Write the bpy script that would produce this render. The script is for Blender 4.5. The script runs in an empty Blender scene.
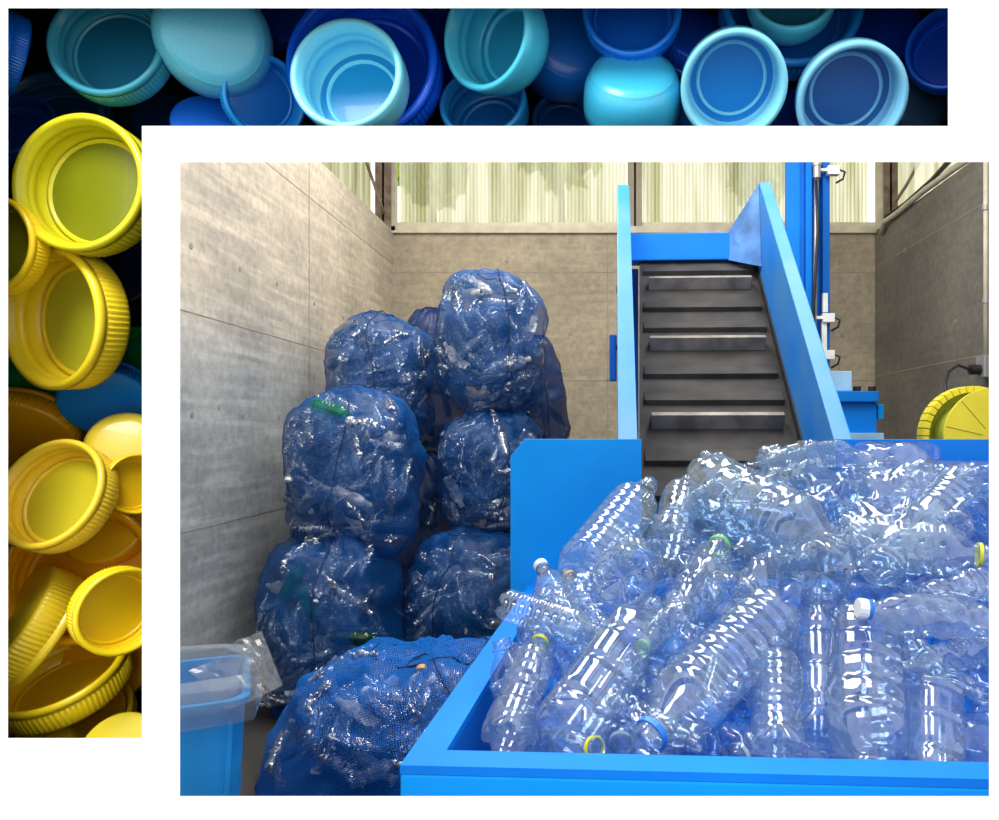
import bpy, bmesh, math, random
from mathutils import Vector, Matrix, noise
random.seed(7)
S = bpy.context.scene
C = S.collection

# ------------------------------------------------------------------ camera, world, light, exposure
F, VX, VY, H, D = 750.0, 600.0, 430.0, 1.30, 0.75
def P(px, py, Y):
    return Vector(((px - VX) * Y / F, Y, H - (py - VY) * Y / F))
cd = bpy.data.cameras.new('camera'); cam = bpy.data.objects.new('camera', cd); C.objects.link(cam)
cam.location = (0, 0, H); cam.rotation_euler = (math.pi / 2, 0, 0)
cd.sensor_width = 36; cd.lens = F / 999 * 36
cd.shift_x = -(VX - 499.5) / 999; cd.shift_y = (VY - 410) / 999
cd.clip_start = 0.02
S.camera = cam
S.view_settings.view_transform = 'Standard'; S.view_settings.look = 'None'
S.view_settings.gamma = 1; S.view_settings.use_curve_mapping = False
S.view_settings.exposure = 0.0
S.cycles.max_bounces = 10; S.cycles.transparent_max_bounces = 48
S.cycles.glossy_bounces = 4; S.cycles.diffuse_bounces = 4; S.cycles.transmission_bounces = 6
S.cycles.caustics_reflective = False; S.cycles.caustics_refractive = False
S.cycles.use_denoising = True
w = bpy.data.worlds.new('world'); S.world = w; w.use_nodes = True
nt = w.node_tree; bg = nt.nodes['Background']
tc = nt.nodes.new('ShaderNodeTexCoord'); sp = nt.nodes.new('ShaderNodeSeparateXYZ')
cr = nt.nodes.new('ShaderNodeValToRGB'); mp = nt.nodes.new('ShaderNodeMapRange')
nt.links.new(tc.outputs['Generated'], sp.inputs[0]); nt.links.new(sp.outputs['Z'], mp.inputs['Value'])
mp.inputs['From Min'].default_value = -1; mp.inputs['From Max'].default_value = 1
nt.links.new(mp.outputs[0], cr.inputs[0]); nt.links.new(cr.outputs[0], bg.inputs[0])
cr.color_ramp.elements[0].position = 0.40; cr.color_ramp.elements[0].color = (0.93, 0.93, 0.92, 1)
cr.color_ramp.elements[1].position = 0.75; cr.color_ramp.elements[1].color = (1.0, 1.02, 1.05, 1)
bg.inputs[1].default_value = 1.45
def area(name, loc, rot, sx, sy, e, col=(1, 1, 1)):
    l = bpy.data.lights.new(name, 'AREA'); l.shape = 'RECTANGLE'; l.size = sx; l.size_y = sy
    l.energy = e; l.color = col
    o = bpy.data.objects.new(name, l); C.objects.link(o); o.location = loc; o.rotation_euler = rot
    return o
area('fill_light_one', (-0.6, 3.6, 4.15), (0, 0, 0), 0.6, 3.0, 105, (1, .97, .91))  # added overhead fill, source unseen, for brightness and bottle glints
area('fill_light_two', (1.0, 2.6, 4.15), (0, 0, 0), 0.6, 2.4, 85, (1, .97, .91))  # second added fill over the hopper, source unseen
fl = area('cap_fill_light', (-0.45, 0.05, 2.25), (0, 0, 0), 0.5, 0.5, 15)  # added fill above the camera to light the cap rims
fl.rotation_euler = (Vector((-.40, .85, 1.40)) - fl.location).to_track_quat('-Z', 'Y').to_euler()

# ------------------------------------------------------------------ helpers
def newmat(name):
    m = bpy.data.materials.new(name); m.use_nodes = True
    return m, m.node_tree, m.node_tree.nodes['Principled BSDF']
def N(nt, t, **kw):
    n = nt.nodes.new(t)
    for k, v in kw.items():
        if k in n.inputs: n.inputs[k].default_value = v
        else: setattr(n, k, v)
    return n
def simple(name, col, rough=0.5, metal=0, var=0.12, scale=6, bump=0.0, coat=0, sss=0):
    m, nt, b = newmat(name)
    tcn = N(nt, 'ShaderNodeTexCoord'); nz = N(nt, 'ShaderNodeTexNoise', Scale=scale, Detail=6.0)
    nt.links.new(tcn.outputs['Object'], nz.inputs['Vector'])
    r = N(nt, 'ShaderNodeValToRGB')
    a = [max(0, c * (1 - var)) for c in col]; c2 = [min(1, c * (1 + var)) for c in col]
    r.color_ramp.elements[0].position = .35; r.color_ramp.elements[1].position = .65
    r.color_ramp.elements[0].color = (*a, 1); r.color_ramp.elements[1].color = (*c2, 1)
    nt.links.new(nz.outputs[0], r.inputs[0]); nt.links.new(r.outputs[0], b.inputs['Base Color'])
    b.inputs['Roughness'].default_value = rough; b.inputs['Metallic'].default_value = metal
    b.inputs['Coat Weight'].default_value = coat
    if bump:
        bp = N(nt, 'ShaderNodeBump', Strength=bump, Distance=.01)
        nt.links.new(nz.outputs[0], bp.inputs['Height']); nt.links.new(bp.outputs[0], b.inputs['Normal'])
    return m
def concrete(name, base, warm, stain=0.5, lower=None, zsplit=1.8):
    m, nt, b = newmat(name); L = nt.links
    t = N(nt, 'ShaderNodeTexCoord')
    n1 = N(nt, 'ShaderNodeTexNoise', Scale=1.3, Detail=8.0, Roughness=.65)
    n2 = N(nt, 'ShaderNodeTexNoise', Scale=22.0, Detail=8.0, Roughness=.7)
    mpn = N(nt, 'ShaderNodeMapping'); mpn.inputs['Scale'].default_value = (1.2, 1.2, 14)
    mpn.inputs['Rotation'].default_value = (math.radians(-10), 0, 0)
    n3 = N(nt, 'ShaderNodeTexNoise', Scale=1.6, Detail=5.0)
    L.new(t.outputs['Object'], n1.inputs['Vector']); L.new(t.outputs['Object'], n2.inputs['Vector'])
    L.new(t.outputs['Object'], mpn.inputs[0]); L.new(mpn.outputs[0], n3.inputs['Vector'])
    r = N(nt, 'ShaderNodeValToRGB'); r.color_ramp.elements[0].position = .38; r.color_ramp.elements[1].position = .62
    r.color_ramp.elements[0].color = (*base, 1); r.color_ramp.elements[1].color = (*warm, 1)
    L.new(n1.outputs[0], r.inputs[0])
    r3 = N(nt, 'ShaderNodeValToRGB'); r3.color_ramp.elements[0].position = .45; r3.color_ramp.elements[1].position = .7
    r3.color_ramp.elements[0].color = (0, 0, 0, 1); r3.color_ramp.elements[1].color = (1, 1, 1, 1)
    L.new(n3.outputs[0], r3.inputs[0])
    mlt = N(nt, 'ShaderNodeMath', operation='MULTIPLY'); L.new(r3.outputs[0], mlt.inputs[0]); mlt.inputs[1].default_value = stain
    mx = N(nt, 'ShaderNodeMixRGB', blend_type='MIX'); L.new(mlt.outputs[0], mx.inputs[0])
    L.new(r.outputs[0], mx.inputs[1]); mx.inputs[2].default_value = (*[min(1, c * 1.25) for c in warm], 1)
    r2 = N(nt, 'ShaderNodeValToRGB'); r2.color_ramp.elements[0].position = .3; r2.color_ramp.elements[1].position = .6
    r2.color_ramp.elements[0].color = (.62, .62, .62, 1); r2.color_ramp.elements[1].color = (1, 1, 1, 1)
    L.new(n2.outputs[0], r2.inputs[0])
    m2 = N(nt, 'ShaderNodeMixRGB', blend_type='MULTIPLY'); m2.inputs[0].default_value = .8
    L.new(mx.outputs[0], m2.inputs[1]); L.new(r2.outputs[0], m2.inputs[2])
    if lower:                      # blue bounce light low on the wall, painted into the colour
        sz = N(nt, 'ShaderNodeSeparateXYZ'); L.new(t.outputs['Object'], sz.inputs[0])
        ms = N(nt, 'ShaderNodeMapRange', interpolation_type='SMOOTHSTEP'); L.new(sz.outputs[2], ms.inputs[0])
        ms.inputs['From Min'].default_value = zsplit + .30; ms.inputs['From Max'].default_value = zsplit - .35
        m3 = N(nt, 'ShaderNodeMixRGB', blend_type='MULTIPLY'); L.new(ms.outputs[0], m3.inputs[0]); L.new(m2.outputs[0], m3.inputs[1]); m3.inputs[2].default_value = (*lower, 1)
        m2 = m3
    L.new(m2.outputs[0], b.inputs['Base Color']); b.inputs['Roughness'].default_value = .75
    bp = N(nt, 'ShaderNodeBump', Strength=.35, Distance=.01)
    L.new(n2.outputs[0], bp.inputs['Height']); L.new(bp.outputs[0], b.inputs['Normal'])
    return m
def clear(name, tint=(.93, .97, 1), milk=.10, milkcol=(.75, .87, 1), rough=.06, tmin=.045, bump=.18):
    """thin clear PET wall: transparent + fresnel gloss + a little milky scatter"""
    m = bpy.data.materials.new(name); m.use_nodes = True; nt = m.node_tree; L = nt.links
    nt.nodes.remove(nt.nodes['Principled BSDF']); out = nt.nodes['Material Output']
    tr = N(nt, 'ShaderNodeBsdfTransparent'); tr.inputs[0].default_value = (*tint, 1)
    df = N(nt, 'ShaderNodeBsdfDiffuse'); df.inputs[0].default_value = (*milkcol, 1)
    tl = N(nt, 'ShaderNodeBsdfTranslucent'); tl.inputs[0].default_value = (*milkcol, 1)
    ad = N(nt, 'ShaderNodeMixShader'); ad.inputs[0].default_value = .5; L.new(df.outputs[0], ad.inputs[1]); L.new(tl.outputs[0], ad.inputs[2])
    m1 = N(nt, 'ShaderNodeMixShader'); m1.inputs[0].default_value = milk
    L.new(tr.outputs[0], m1.inputs[1]); L.new(ad.outputs[0], m1.inputs[2])
    gl = N(nt, 'ShaderNodeBsdfGlossy'); gl.inputs['Roughness'].default_value = rough
    lw = N(nt, 'ShaderNodeLayerWeight'); lw.inputs[0].default_value = .35
    pw = N(nt, 'ShaderNodeMath', operation='POWER'); L.new(lw.outputs['Facing'], pw.inputs[0]); pw.inputs[1].default_value = 2.2
    mr = N(nt, 'ShaderNodeMapRange'); L.new(pw.outputs[0], mr.inputs[0]); mr.inputs['To Min'].default_value = tmin; mr.inputs['To Max'].default_value = .62
    t = N(nt, 'ShaderNodeTexCoord'); nz = N(nt, 'ShaderNodeTexNoise', Scale=45.0, Detail=3.0); L.new(t.outputs['Object'], nz.inputs['Vector'])
    bp = N(nt, 'ShaderNodeBump', Strength=bump, Distance=.004); L.new(nz.outputs[0], bp.inputs['Height'])
    L.new(bp.outputs[0], gl.inputs['Normal'])
    m2 = N(nt, 'ShaderNodeMixShader'); L.new(mr.outputs[0], m2.inputs[0]); L.new(m1.outputs[0], m2.inputs[1]); L.new(gl.outputs[0], m2.inputs[2])
    L.new(m2.outputs[0], out.inputs[0])
    return m
def net(name, col, cover=.5, cell=0.006):
    """woven net: threads of blue plastic with gaps between them"""
    m = bpy.data.materials.new(name); m.use_nodes = True; nt = m.node_tree; L = nt.links
    nt.nodes.remove(nt.nodes['Principled BSDF']); out = nt.nodes['Material Output']
    uv = N(nt, 'ShaderNodeTexCoord'); sx = N(nt, 'ShaderNodeSeparateXYZ'); vr = N(nt, 'ShaderNodeMapping'); vr.inputs['Rotation'].default_value = (.6, .25, .3); L.new(uv.outputs['Object'], vr.inputs[0]); L.new(vr.outputs[0], sx.inputs[0])
    def line(sock):
        a = N(nt, 'ShaderNodeMath', operation='MULTIPLY'); L.new(sock, a.inputs[0]); a.inputs[1].default_value = 1 / (cell or .01)
        f = N(nt, 'ShaderNodeMath', operation='FRACT'); L.new(a.outputs[0], f.inputs[0])
        c = N(nt, 'ShaderNodeMath', operation='LESS_THAN'); L.new(f.outputs[0], c.inputs[0]); c.inputs[1].default_value = 1 - math.sqrt(1 - cover)
        return c.outputs[0]
    mxm = N(nt, 'ShaderNodeMath', operation='MAXIMUM'); L.new(line(sx.outputs[0]), mxm.inputs[0]); L.new(line(sx.outputs[2]), mxm.inputs[1])
    if cell is None:                       # too fine to resolve: the same share of threads and gaps
        mxm = N(nt, 'ShaderNodeValue'); mxm.outputs[0].default_value = cover
    # thickness of the folds changes slowly over the bag
    nz = N(nt, 'ShaderNodeTexNoise', Scale=7.0, Detail=4.0); L.new(uv.outputs['Object'], nz.inputs['Vector'])
    mr = N(nt, 'ShaderNodeMapRange'); L.new(nz.outputs[0], mr.inputs[0]); mr.inputs['From Min'].default_value = .58; mr.inputs['From Max'].default_value = .75
    mr.inputs['To Min'].default_value = 0; mr.inputs['To Max'].default_value = .45
    mx2 = N(nt, 'ShaderNodeMath', operation='MAXIMUM'); L.new(mxm.outputs[0], mx2.inputs[0]); L.new(mr.outputs[0], mx2.inputs[1])
    # seen at a slant the threads overlap and close the gaps
    lw = N(nt, 'ShaderNodeLayerWeight'); lw.inputs[0].default_value = .5
    pw = N(nt, 'ShaderNodeMath', operation='POWER'); L.new(lw.outputs['Facing'], pw.inputs[0]); pw.inputs[1].default_value = 2.5
    ad = N(nt, 'ShaderNodeMath', operation='MAXIMUM'); L.new(mx2.outputs[0], ad.inputs[0]); L.new(pw.outputs[0], ad.inputs[1]); mx2 = ad
    pr = N(nt, 'ShaderNodeBsdfPrincipled'); pr.inputs['Base Color'].default_value = (*col, 1); pr.inputs['Roughness'].default_value = .45
    tl = N(nt, 'ShaderNodeBsdfTranslucent'); tl.inputs[0].default_value = (*col, 1)
    mm = N(nt, 'ShaderNodeMixShader'); mm.inputs[0].default_value = .3; L.new(pr.outputs[0], mm.inputs[1]); L.new(tl.outputs[0], mm.inputs[2])
    tr = N(nt, 'ShaderNodeBsdfTransparent')
    ms = N(nt, 'ShaderNodeMixShader'); L.new(mx2.outputs[0], ms.inputs[0]); L.new(tr.outputs[0], ms.inputs[1]); L.new(mm.outputs[0], ms.inputs[2])
    L.new(ms.outputs[0], out.inputs[0])
    return m

def link(name, me, mat=None, parent=None, smooth=False):
    o = bpy.data.objects.new(name, me); C.objects.link(o)
    if mat and not me.materials: me.materials.append(mat)
    if parent: o.parent = parent
    if smooth:
        for p in me.polygons: p.use_smooth = True
    return o
def bmobj(name, bm, mat=None, parent=None, smooth=False):
    bmesh.ops.recalc_face_normals(bm, faces=bm.faces)
    me = bpy.data.meshes.new(name); bm.to_mesh(me); bm.free()
    return link(name, me, mat, parent, smooth)
def tag(o, label, cat, group=None, kind=None):
    if label: o['label'] = label
    if cat: o['category'] = cat
    if group: o['group'] = group
    if kind: o['kind'] = kind
    return o
def empty(name, loc, label, cat, group=None):
    o = bpy.data.objects.new(name, None); C.objects.link(o); o.location = loc; o.empty_display_size = .1
    return tag(o, label, cat, group)
def box(bm, lo, hi, T=None):
    vs = [bm.verts.new(Vector((x, y, z))) for x in (lo[0], hi[0]) for y in (lo[1], hi[1]) for z in (lo[2], hi[2])]
    for f in ((0,1,3,2),(4,6,7,5),(0,4,5,1),(2,3,7,6),(0,2,6,4),(1,5,7,3)): bm.faces.new([vs[i] for i in f])
    if T:
        for v in vs: v.co = T(v.co)
    return vs
def prism(bm, pts, off):
    """pts: closed polygon of Vectors, off: Vector thickness"""
    a = [bm.verts.new(p) for p in pts]; b = [bm.verts.new(p + off) for p in pts]
    bm.faces.new(a); bm.faces.new(b[::-1])
    n = len(a)
    for i in range(n): bm.faces.new((a[i], a[(i+1) % n], b[(i+1) % n], b[i]))
def bevel(bm, w, seg=2):
    bmesh.ops.bevel(bm, geom=list(bm.edges), offset=w, segments=seg, affect='EDGES', profile=.6, clamp_overlap=True)
def tube(bm, pts, r, n=8, closed=False):
    pts = [Vector(p) for p in pts]; rings = []
    for i, p in enumerate(pts):
        d = (pts[min(i+1, len(pts)-1)] - pts[max(i-1, 0)]).normalized()
        u = d.orthogonal().normalized() if i == 0 else (u - d * u.dot(d)).normalized()
        v = d.cross(u)
        rr = r[i] if isinstance(r, (list, tuple)) else r
        rings.append([bm.verts.new(p + (u * math.cos(2*math.pi*k/n) + v * math.sin(2*math.pi*k/n)) * rr) for k in range(n)])
    for a, b in zip(rings, rings[1:]):
        for k in range(n): bm.faces.new((a[k], a[(k+1) % n], b[(k+1) % n], b[k]))
    bm.faces.new(rings[0]); bm.faces.new(rings[-1][::-1])
def disc(bm, c, axis, r, h, n=32):
    tube(bm, [Vector(c), Vector(c) + Vector(axis).normalized() * h], r, n)
def toworld(o, base):
    """moves a mesh built in world coordinates so its origin is at base"""
    o.data.transform(Matrix.Translation(-Vector(base))); o.location = base

YA = math.radians(3); CA, SA = math.cos(YA), math.sin(YA)
def M(u, v=None, z=None):
    if v is None: u, v, z = u
    return Vector((u * CA + v * SA, -u * SA + v * CA, z))

# ------------------------------------------------------------------ materials
white = simple('white_board', (.95, .95, .95), .6, var=.01)
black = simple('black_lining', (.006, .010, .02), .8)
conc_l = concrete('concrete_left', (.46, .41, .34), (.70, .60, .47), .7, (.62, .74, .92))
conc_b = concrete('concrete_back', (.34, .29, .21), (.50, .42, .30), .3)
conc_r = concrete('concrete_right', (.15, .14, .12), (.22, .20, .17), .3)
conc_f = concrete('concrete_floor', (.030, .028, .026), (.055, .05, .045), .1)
groove = simple('groove', (.30, .26, .21), .9)
beige = simple('beige_paint', (.62, .56, .43), .6, scale=10)
brown = simple('brown_steel', (.16, .11, .08), .6, scale=12, var=.4)
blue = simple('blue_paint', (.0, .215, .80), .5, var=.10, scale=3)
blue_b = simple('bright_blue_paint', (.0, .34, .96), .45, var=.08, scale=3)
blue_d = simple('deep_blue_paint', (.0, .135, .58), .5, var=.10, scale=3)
pale = simple('pale_blue_paint', (.35, .62, .85), .5)
bmetal = simple('belt_steel', (.024, .021, .019), .75, 0, var=.5, scale=9, bump=.2)
bcleat = simple('worn_cleat_steel', (.24, .21, .18), .55, .3, var=.4, scale=9)
dark = simple('dark_rubber', (.015, .015, .018), .5)
steel = simple('grey_steel', (.42, .42, .42), .4, .5)
whitep = simple('white_plastic', (.85, .87, .88), .35)
yellow = simple('yellow_paint', (.95, .80, .05), .5, var=.05)
olive = simple('olive_paint', (.42, .47, .05), .6)
pet = clear('clear_plastic', tint=(.80, .89, .98), milk=.06, milkcol=(.50, .75, 1), rough=.06, tmin=.06, bump=.08)
pet_h = clear('clear_plastic_clean', tint=(.86, .93, .99), milk=.10, milkcol=(.72, .88, 1), rough=.04, tmin=.10, bump=.05)
pet_d = clear('clear_plastic_bagged', tint=(.60, .73, .86), milk=.13, milkcol=(.7, .85, 1), rough=.05, tmin=.30, bump=.9)
pet_w = clear('white_glint_plastic_bagged', tint=(.8, .8, .8), milk=.80, milkcol=(.9, .92, .92), rough=.08, tmin=.1)  # whitish bottles, painted in for white glints and fragments in the bags
green = clear('green_plastic', tint=(.2, .75, .55), milk=.30, milkcol=(.02, .45, .25))
dgreen = clear('dark_green_plastic', tint=(.1, .35, .2), milk=.45, milkcol=(.01, .12, .06))
film = clear('bag_film', tint=(.90, .92, .93), milk=.25, milkcol=(.7, .72, .75), rough=.2)
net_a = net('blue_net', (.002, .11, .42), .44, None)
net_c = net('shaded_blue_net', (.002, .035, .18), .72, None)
net_b = net('bright_blue_net', (.003, .19, .78), .42, .0075)
tubmat = simple('light_blue_tub_plastic', (.02, .36, .85), .4)
cordm = simple('navy_cord', (.004, .012, .07), .8)
for q_ in (blue, blue_b, blue_d): q_.node_tree.nodes['Principled BSDF'].inputs['Specular IOR Level'].default_value = .22
blue_s = simple('scuffed_blue_paint', (.03, .26, .80), .5, scale=3)
r_ = [n for n in blue_s.node_tree.nodes if n.type == 'VALTORGB'][0]; r_.color_ramp.elements[0].color = (.0, .21, .74, 1); r_.color_ramp.elements[1].color = (.05, .25, .58, 1)
# ribbed translucent cladding
m, nt_, b_ = newmat('ribbed_cladding'); L_ = nt_.links; nt_.nodes.remove(b_)
t_ = N(nt_, 'ShaderNodeTexCoord'); wv = N(nt_, 'ShaderNodeTexNoise', Scale=1.4, Detail=4.0)
mpn = N(nt_, 'ShaderNodeMapping'); mpn.inputs['Scale'].default_value = (6, 6, .35); L_.new(t_.outputs['Object'], mpn.inputs[0]); L_.new(mpn.outputs[0], wv.inputs['Vector'])
cr_ = N(nt_, 'ShaderNodeValToRGB'); cr_.color_ramp.elements[0].position = .35; cr_.color_ramp.elements[1].position = .6
cr_.color_ramp.elements[0].color = (.58, .56, .30, 1); cr_.color_ramp.elements[1].color = (.94, .92, .72, 1); L_.new(wv.outputs[0], cr_.inputs[0])
tl_ = N(nt_, 'ShaderNodeBsdfTranslucent'); L_.new(cr_.outputs[0], tl_.inputs[0])
tr_ = N(nt_, 'ShaderNodeBsdfTransparent'); L_.new(cr_.outputs[0], tr_.inputs[0])
mx_ = N(nt_, 'ShaderNodeMixShader'); mx_.inputs[0].default_value = .30; L_.new(tl_.outputs[0], mx_.inputs[1]); L_.new(tr_.outputs[0], mx_.inputs[2])
L_.new(mx_.outputs[0], nt_.nodes['Material Output'].inputs[0]); cladding = m
m2_ = m.copy(); m2_.name = 'ribbed_cladding_shade'; rr_ = [n for n in m2_.node_tree.nodes if n.type == 'VALTORGB'][0]
rr_.color_ramp.elements[0].color = (.40, .38, .19, 1); rr_.color_ramp.elements[1].color = (.78, .76, .54, 1)  # alternate rib faces tinted darker, rib shading put into the colour
leafm = simple('leaf_green', (.45, .62, .08), .6, var=.4, scale=5)

# ------------------------------------------------------------------ setting: white border, built as an added panel with two openings
def border_panel():
    t = .004
    xs = [-560, 8, 142, 180, 948, 989, 1500]; ys = [-420, 8, 126, 162, 738, 796, None]
    sh = {8: -3, 142: 3, 180: -3, 948: 3, 989: 3, -560: 0, 1500: 0}
    shy = {8: -3, 126: 3, 162: -3, 738: 3, 796: 3, -420: 0}
    holes = {(i, j) for i in range(1, 4) for j in (1,)} | {(1, j) for j in range(1, 4)} | {(i, j) for i in range(3, 5) for j in range(3, 5)}
    bm = bmesh.new(); fr, bk = {}, {}
    for i, x in enumerate(xs):
        for j, y in enumerate(ys):
            X = (x - VX) * D / F; Z = 0.0 if y is None else H - (y - VY) * D / F
            fr[i, j] = bm.verts.new((X, D, Z))
            bk[i, j] = bm.verts.new((X + sh[x] * .0035, D + t, Z - (0 if y is None else shy[y] * .0035)))
    solid = [(i, j) for i in range(6) for j in range(6) if (i, j) not in holes]
    ec = {}
    for i, j in solid:
        q = [(i, j), (i+1, j), (i+1, j+1), (i, j+1)]
        bm.faces.new([fr[k] for k in q]); bm.faces.new([bk[k] for k in q[::-1]])
        for a, b in zip(q, q[1:] + q[:1]): ec.setdefault(tuple(sorted((a, b))), []).append((a, b))
    for e, l in ec.items():
        if len(l) == 1:
            a, b = l[0]; bm.faces.new((fr[a], fr[b], bk[b], bk[a]))
    return tag(bmobj('border_panel', bm, white), None, None, kind='structure')
border_panel()
# added recess behind the L shaped opening, black for dark gaps between caps
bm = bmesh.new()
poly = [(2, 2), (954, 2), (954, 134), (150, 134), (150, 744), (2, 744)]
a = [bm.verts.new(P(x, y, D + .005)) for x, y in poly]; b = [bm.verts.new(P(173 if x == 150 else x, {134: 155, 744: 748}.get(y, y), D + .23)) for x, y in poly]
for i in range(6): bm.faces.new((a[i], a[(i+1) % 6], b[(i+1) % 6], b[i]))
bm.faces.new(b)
o = bmobj('border_niche', bm, black); o['kind'] = 'structure'

# ------------------------------------------------------------------ setting: the bay
YB, XL, XR, ZT = 6.3, -1.739, 2.31, 2.97
def struct(name, bm, mat):
    o = bmobj(name, bm, mat); o['kind'] = 'structure'; return o
bm = bmesh.new(); box(bm, (-3.2, -1.5, -.1), (3.8, 8.5, 0)); struct('floor', bm, conc_f)
bm = bmesh.new(); box(bm, (-3.0, 2.2, 4.22), (3.6, 6.6, 4.3)); o = bmobj('added_ceiling', bm, simple('added_roof_sheet', (.5, .5, .48), .6)); o['kind'] = 'structure'  # unseen roof, added to darken the bags and gaps below
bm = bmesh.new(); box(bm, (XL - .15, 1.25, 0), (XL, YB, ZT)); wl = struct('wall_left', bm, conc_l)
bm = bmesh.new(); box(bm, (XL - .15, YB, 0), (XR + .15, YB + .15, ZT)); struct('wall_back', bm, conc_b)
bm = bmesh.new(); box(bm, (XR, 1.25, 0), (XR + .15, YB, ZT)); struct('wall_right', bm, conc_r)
# formwork joints and tie holes
g = .003
bm = bmesh.new()
for z0 in (2.69, 1.797, .87):
    box(bm, (XL - .001, 1.3, z0), (XL + .0012, YB, z0 + .005))
for y in (4.48, 2.70): box(bm, (XL - .001, y, 0), (XL + .0015, y + .006, ZT))
struct('trim_left_joints', bm, groove)
bm = bmesh.new()
for z0 in (2.62, 1.71): box(bm, (XL, YB - .0015, z0), (XR, YB + .001, z0 + .008))
for x in (-.07 + .13, ): box(bm, (x, YB - .0015, 0), (x + .008, YB + .001, ZT))
struct('trim_back_joints', bm, groove)
bm = bmesh.new()
for z0 in (2.66, 1.75): box(bm, (XR - .0015, 1.3, z0), (XR + .001, YB, z0 + .007))
struct('trim_right_joints', bm, groove)
bm = bmesh.new()
for px, py in ((191, 246), (240, 269), (277, 284), (314, 304), (343, 318), (192, 415), (219, 407), (243, 416), (279, 417), (197, 556), (234, 545)):
    Y = XL * F / (px - VX); disc(bm, (XL - .002, Y, H - (py - VY) * Y / F), (1, 0, 0), .013, .004, 16)
for px, py in ((507, 262), (573, 261), (570, 334), (840, 262), (842, 336), (700, 300)):
    q = P(px, py, YB); disc(bm, (q.x, YB + .002, q.z), (0, -1, 0), .017, .005, 16)
for px, py in ((955, 322), (905, 250)):
    Y = XR * F / (px - VX); disc(bm, (XR + .002, Y, H - (py - VY) * Y / F), (-1, 0, 0), .02, .005, 16)
struct('trim_tie_holes', bm, groove)
# sill, posts and ribbed windows
bm = bmesh.new(); box(bm, (XL - .1, YB - .03, ZT - .02), (XR + .2, YB + .16, ZT + .035)); box(bm, (XL - .1, YB + .0, ZT + .035), (XR + .2, YB + .06, ZT + .075))
struct('window_sill', bm, beige)
def clad(name, p0, p1, z0, z1, nrm):
    d = (p1 - p0); n = int(d.length / .016); bm = bmesh.new(); prev = None
    for i in range(n + 1):
        q = p0 + d * i / n + nrm * (.006 * math.cos(i * math.pi))
        a, b = bm.verts.new((q.x, q.y, z0)), bm.verts.new((q.x, q.y, z1))
        if prev: bm.faces.new((prev[0], a, b, prev[1]))
        prev = (a, b)
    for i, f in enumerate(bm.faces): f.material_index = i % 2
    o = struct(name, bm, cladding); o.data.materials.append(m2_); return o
zc = 4.1
clad('window_1', Vector((XL + .03, YB + .09, 0)), Vector((.23, YB + .09, 0)), ZT, zc, Vector((0, 1, 0)))
clad('window_2', Vector((.35, YB + .09, 0)), Vector((XR - .02, YB + .09, 0)), ZT, zc, Vector((0, 1, 0)))
clad('window_3', Vector((XL - .22, 1.3, 0)), Vector((XL - .22, YB + .09, 0)), ZT - .1, zc, Vector((1, 0, 0)))
clad('window_4', Vector((XR + .22, 1.3, 0)), Vector((XR + .22, YB + .09, 0)), ZT - .1, zc, Vector((1, 0, 0)))
def post(name, px0, px1, Y, mat, z0=ZT - .0, dep=.1):
    bm = bmesh.new(); x0, x1 = (px0 - VX) * Y / F, (px1 - VX) * Y / F
    box(bm, (x0, Y, z0), (x1, Y + .012, zc)); box(bm, (x0, Y + dep, z0), (x1, Y + dep + .012, zc)); xm = (x0 + x1) / 2
    box(bm, (xm - .008, Y, z0), (xm + .008, Y + dep, zc))
    return struct(name, bm, mat)
post('trim_post_left', 375, 391, YB - .12, brown); post('trim_post_middle', 628, 642, YB - .02, simple('tan_steel', (.34, .28, .21), .6), dep=.08)
post('trim_post_right', 884, 898, YB - .12, brown)
bm = bmesh.new(); box(bm, (P(875, 0, YB).x, YB - .1, ZT), (P(883, 0, YB).x, YB, zc)); box(bm, (P(392, 0, YB).x, YB - .03, ZT), (P(396, 0, YB).x, YB + .05, zc))
struct('trim_window_frame', bm, beige)
# bracing rods (one by each corner)
def rod(name, pts, r, mat, label, cat, group=None, parts=None):
    bm = bmesh.new(); tube(bm, pts, r, 10); o = bmobj(name, bm, mat, smooth=True); tag(o, label, cat, group); return o
rod('bracing_rod', [P(362, 150, 6.05), P(379, 198, 6.1), P(384, 214, 6.15)], .012, brown, 'rusty diagonal bracing rod above the left concrete wall', 'rod')
rod('bracing_rod', [P(893, 206, 6.05), P(906, 186, 6.05), P(929, 145, 6.05)], .013, brown, 'dark diagonal bracing rod above the right corner', 'rod')
# conduits climbing over the right wall
rod('conduit_pipe', [P(882, 234, 6.1), P(884, 222, 6.0), P(896, 214, 5.8), P(925, 190, 5.3), P(955, 168, 4.9), P(985, 148, 4.6)], .022, beige, 'pale conduit bending up over the right wall, lower of two', 'pipe')
rod('conduit_pipe', [P(886, 217, 6.0), P(905, 204, 5.8), P(932, 180, 5.3), P(950, 160, 4.9), P(965, 146, 4.6)], .018, dark, 'dark conduit running up over the right wall, upper of two', 'pipe')
Yp = (XR - .03) * F / (985 - VX)
o = rod('conduit_pipe', [Vector((XR - .025, Yp, H - (y - VY) * Yp / F)) for y in (150, 250, 360)], .014, beige, 'slim vertical conduit fixed on the right concrete wall', 'pipe')
for y in (210, 303):
    bm = bmesh.new(); disc(bm, (XR - .025, Yp, H - (y - VY) * Yp / F), (0, 0, 1), .02, .03, 12); bmobj('clip', bm, steel, o)
z_ = H - (378 - VY) * Yp / F
bm = bmesh.new(); box(bm, (XR - .06, Yp - .05, z_), (XR - .002, Yp + .05, z_ + .13)); bevel(bm, .008)
o = tag(bmobj('junction_box', bm, steel), 'small grey junction box under the vertical conduit', 'box')
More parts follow.
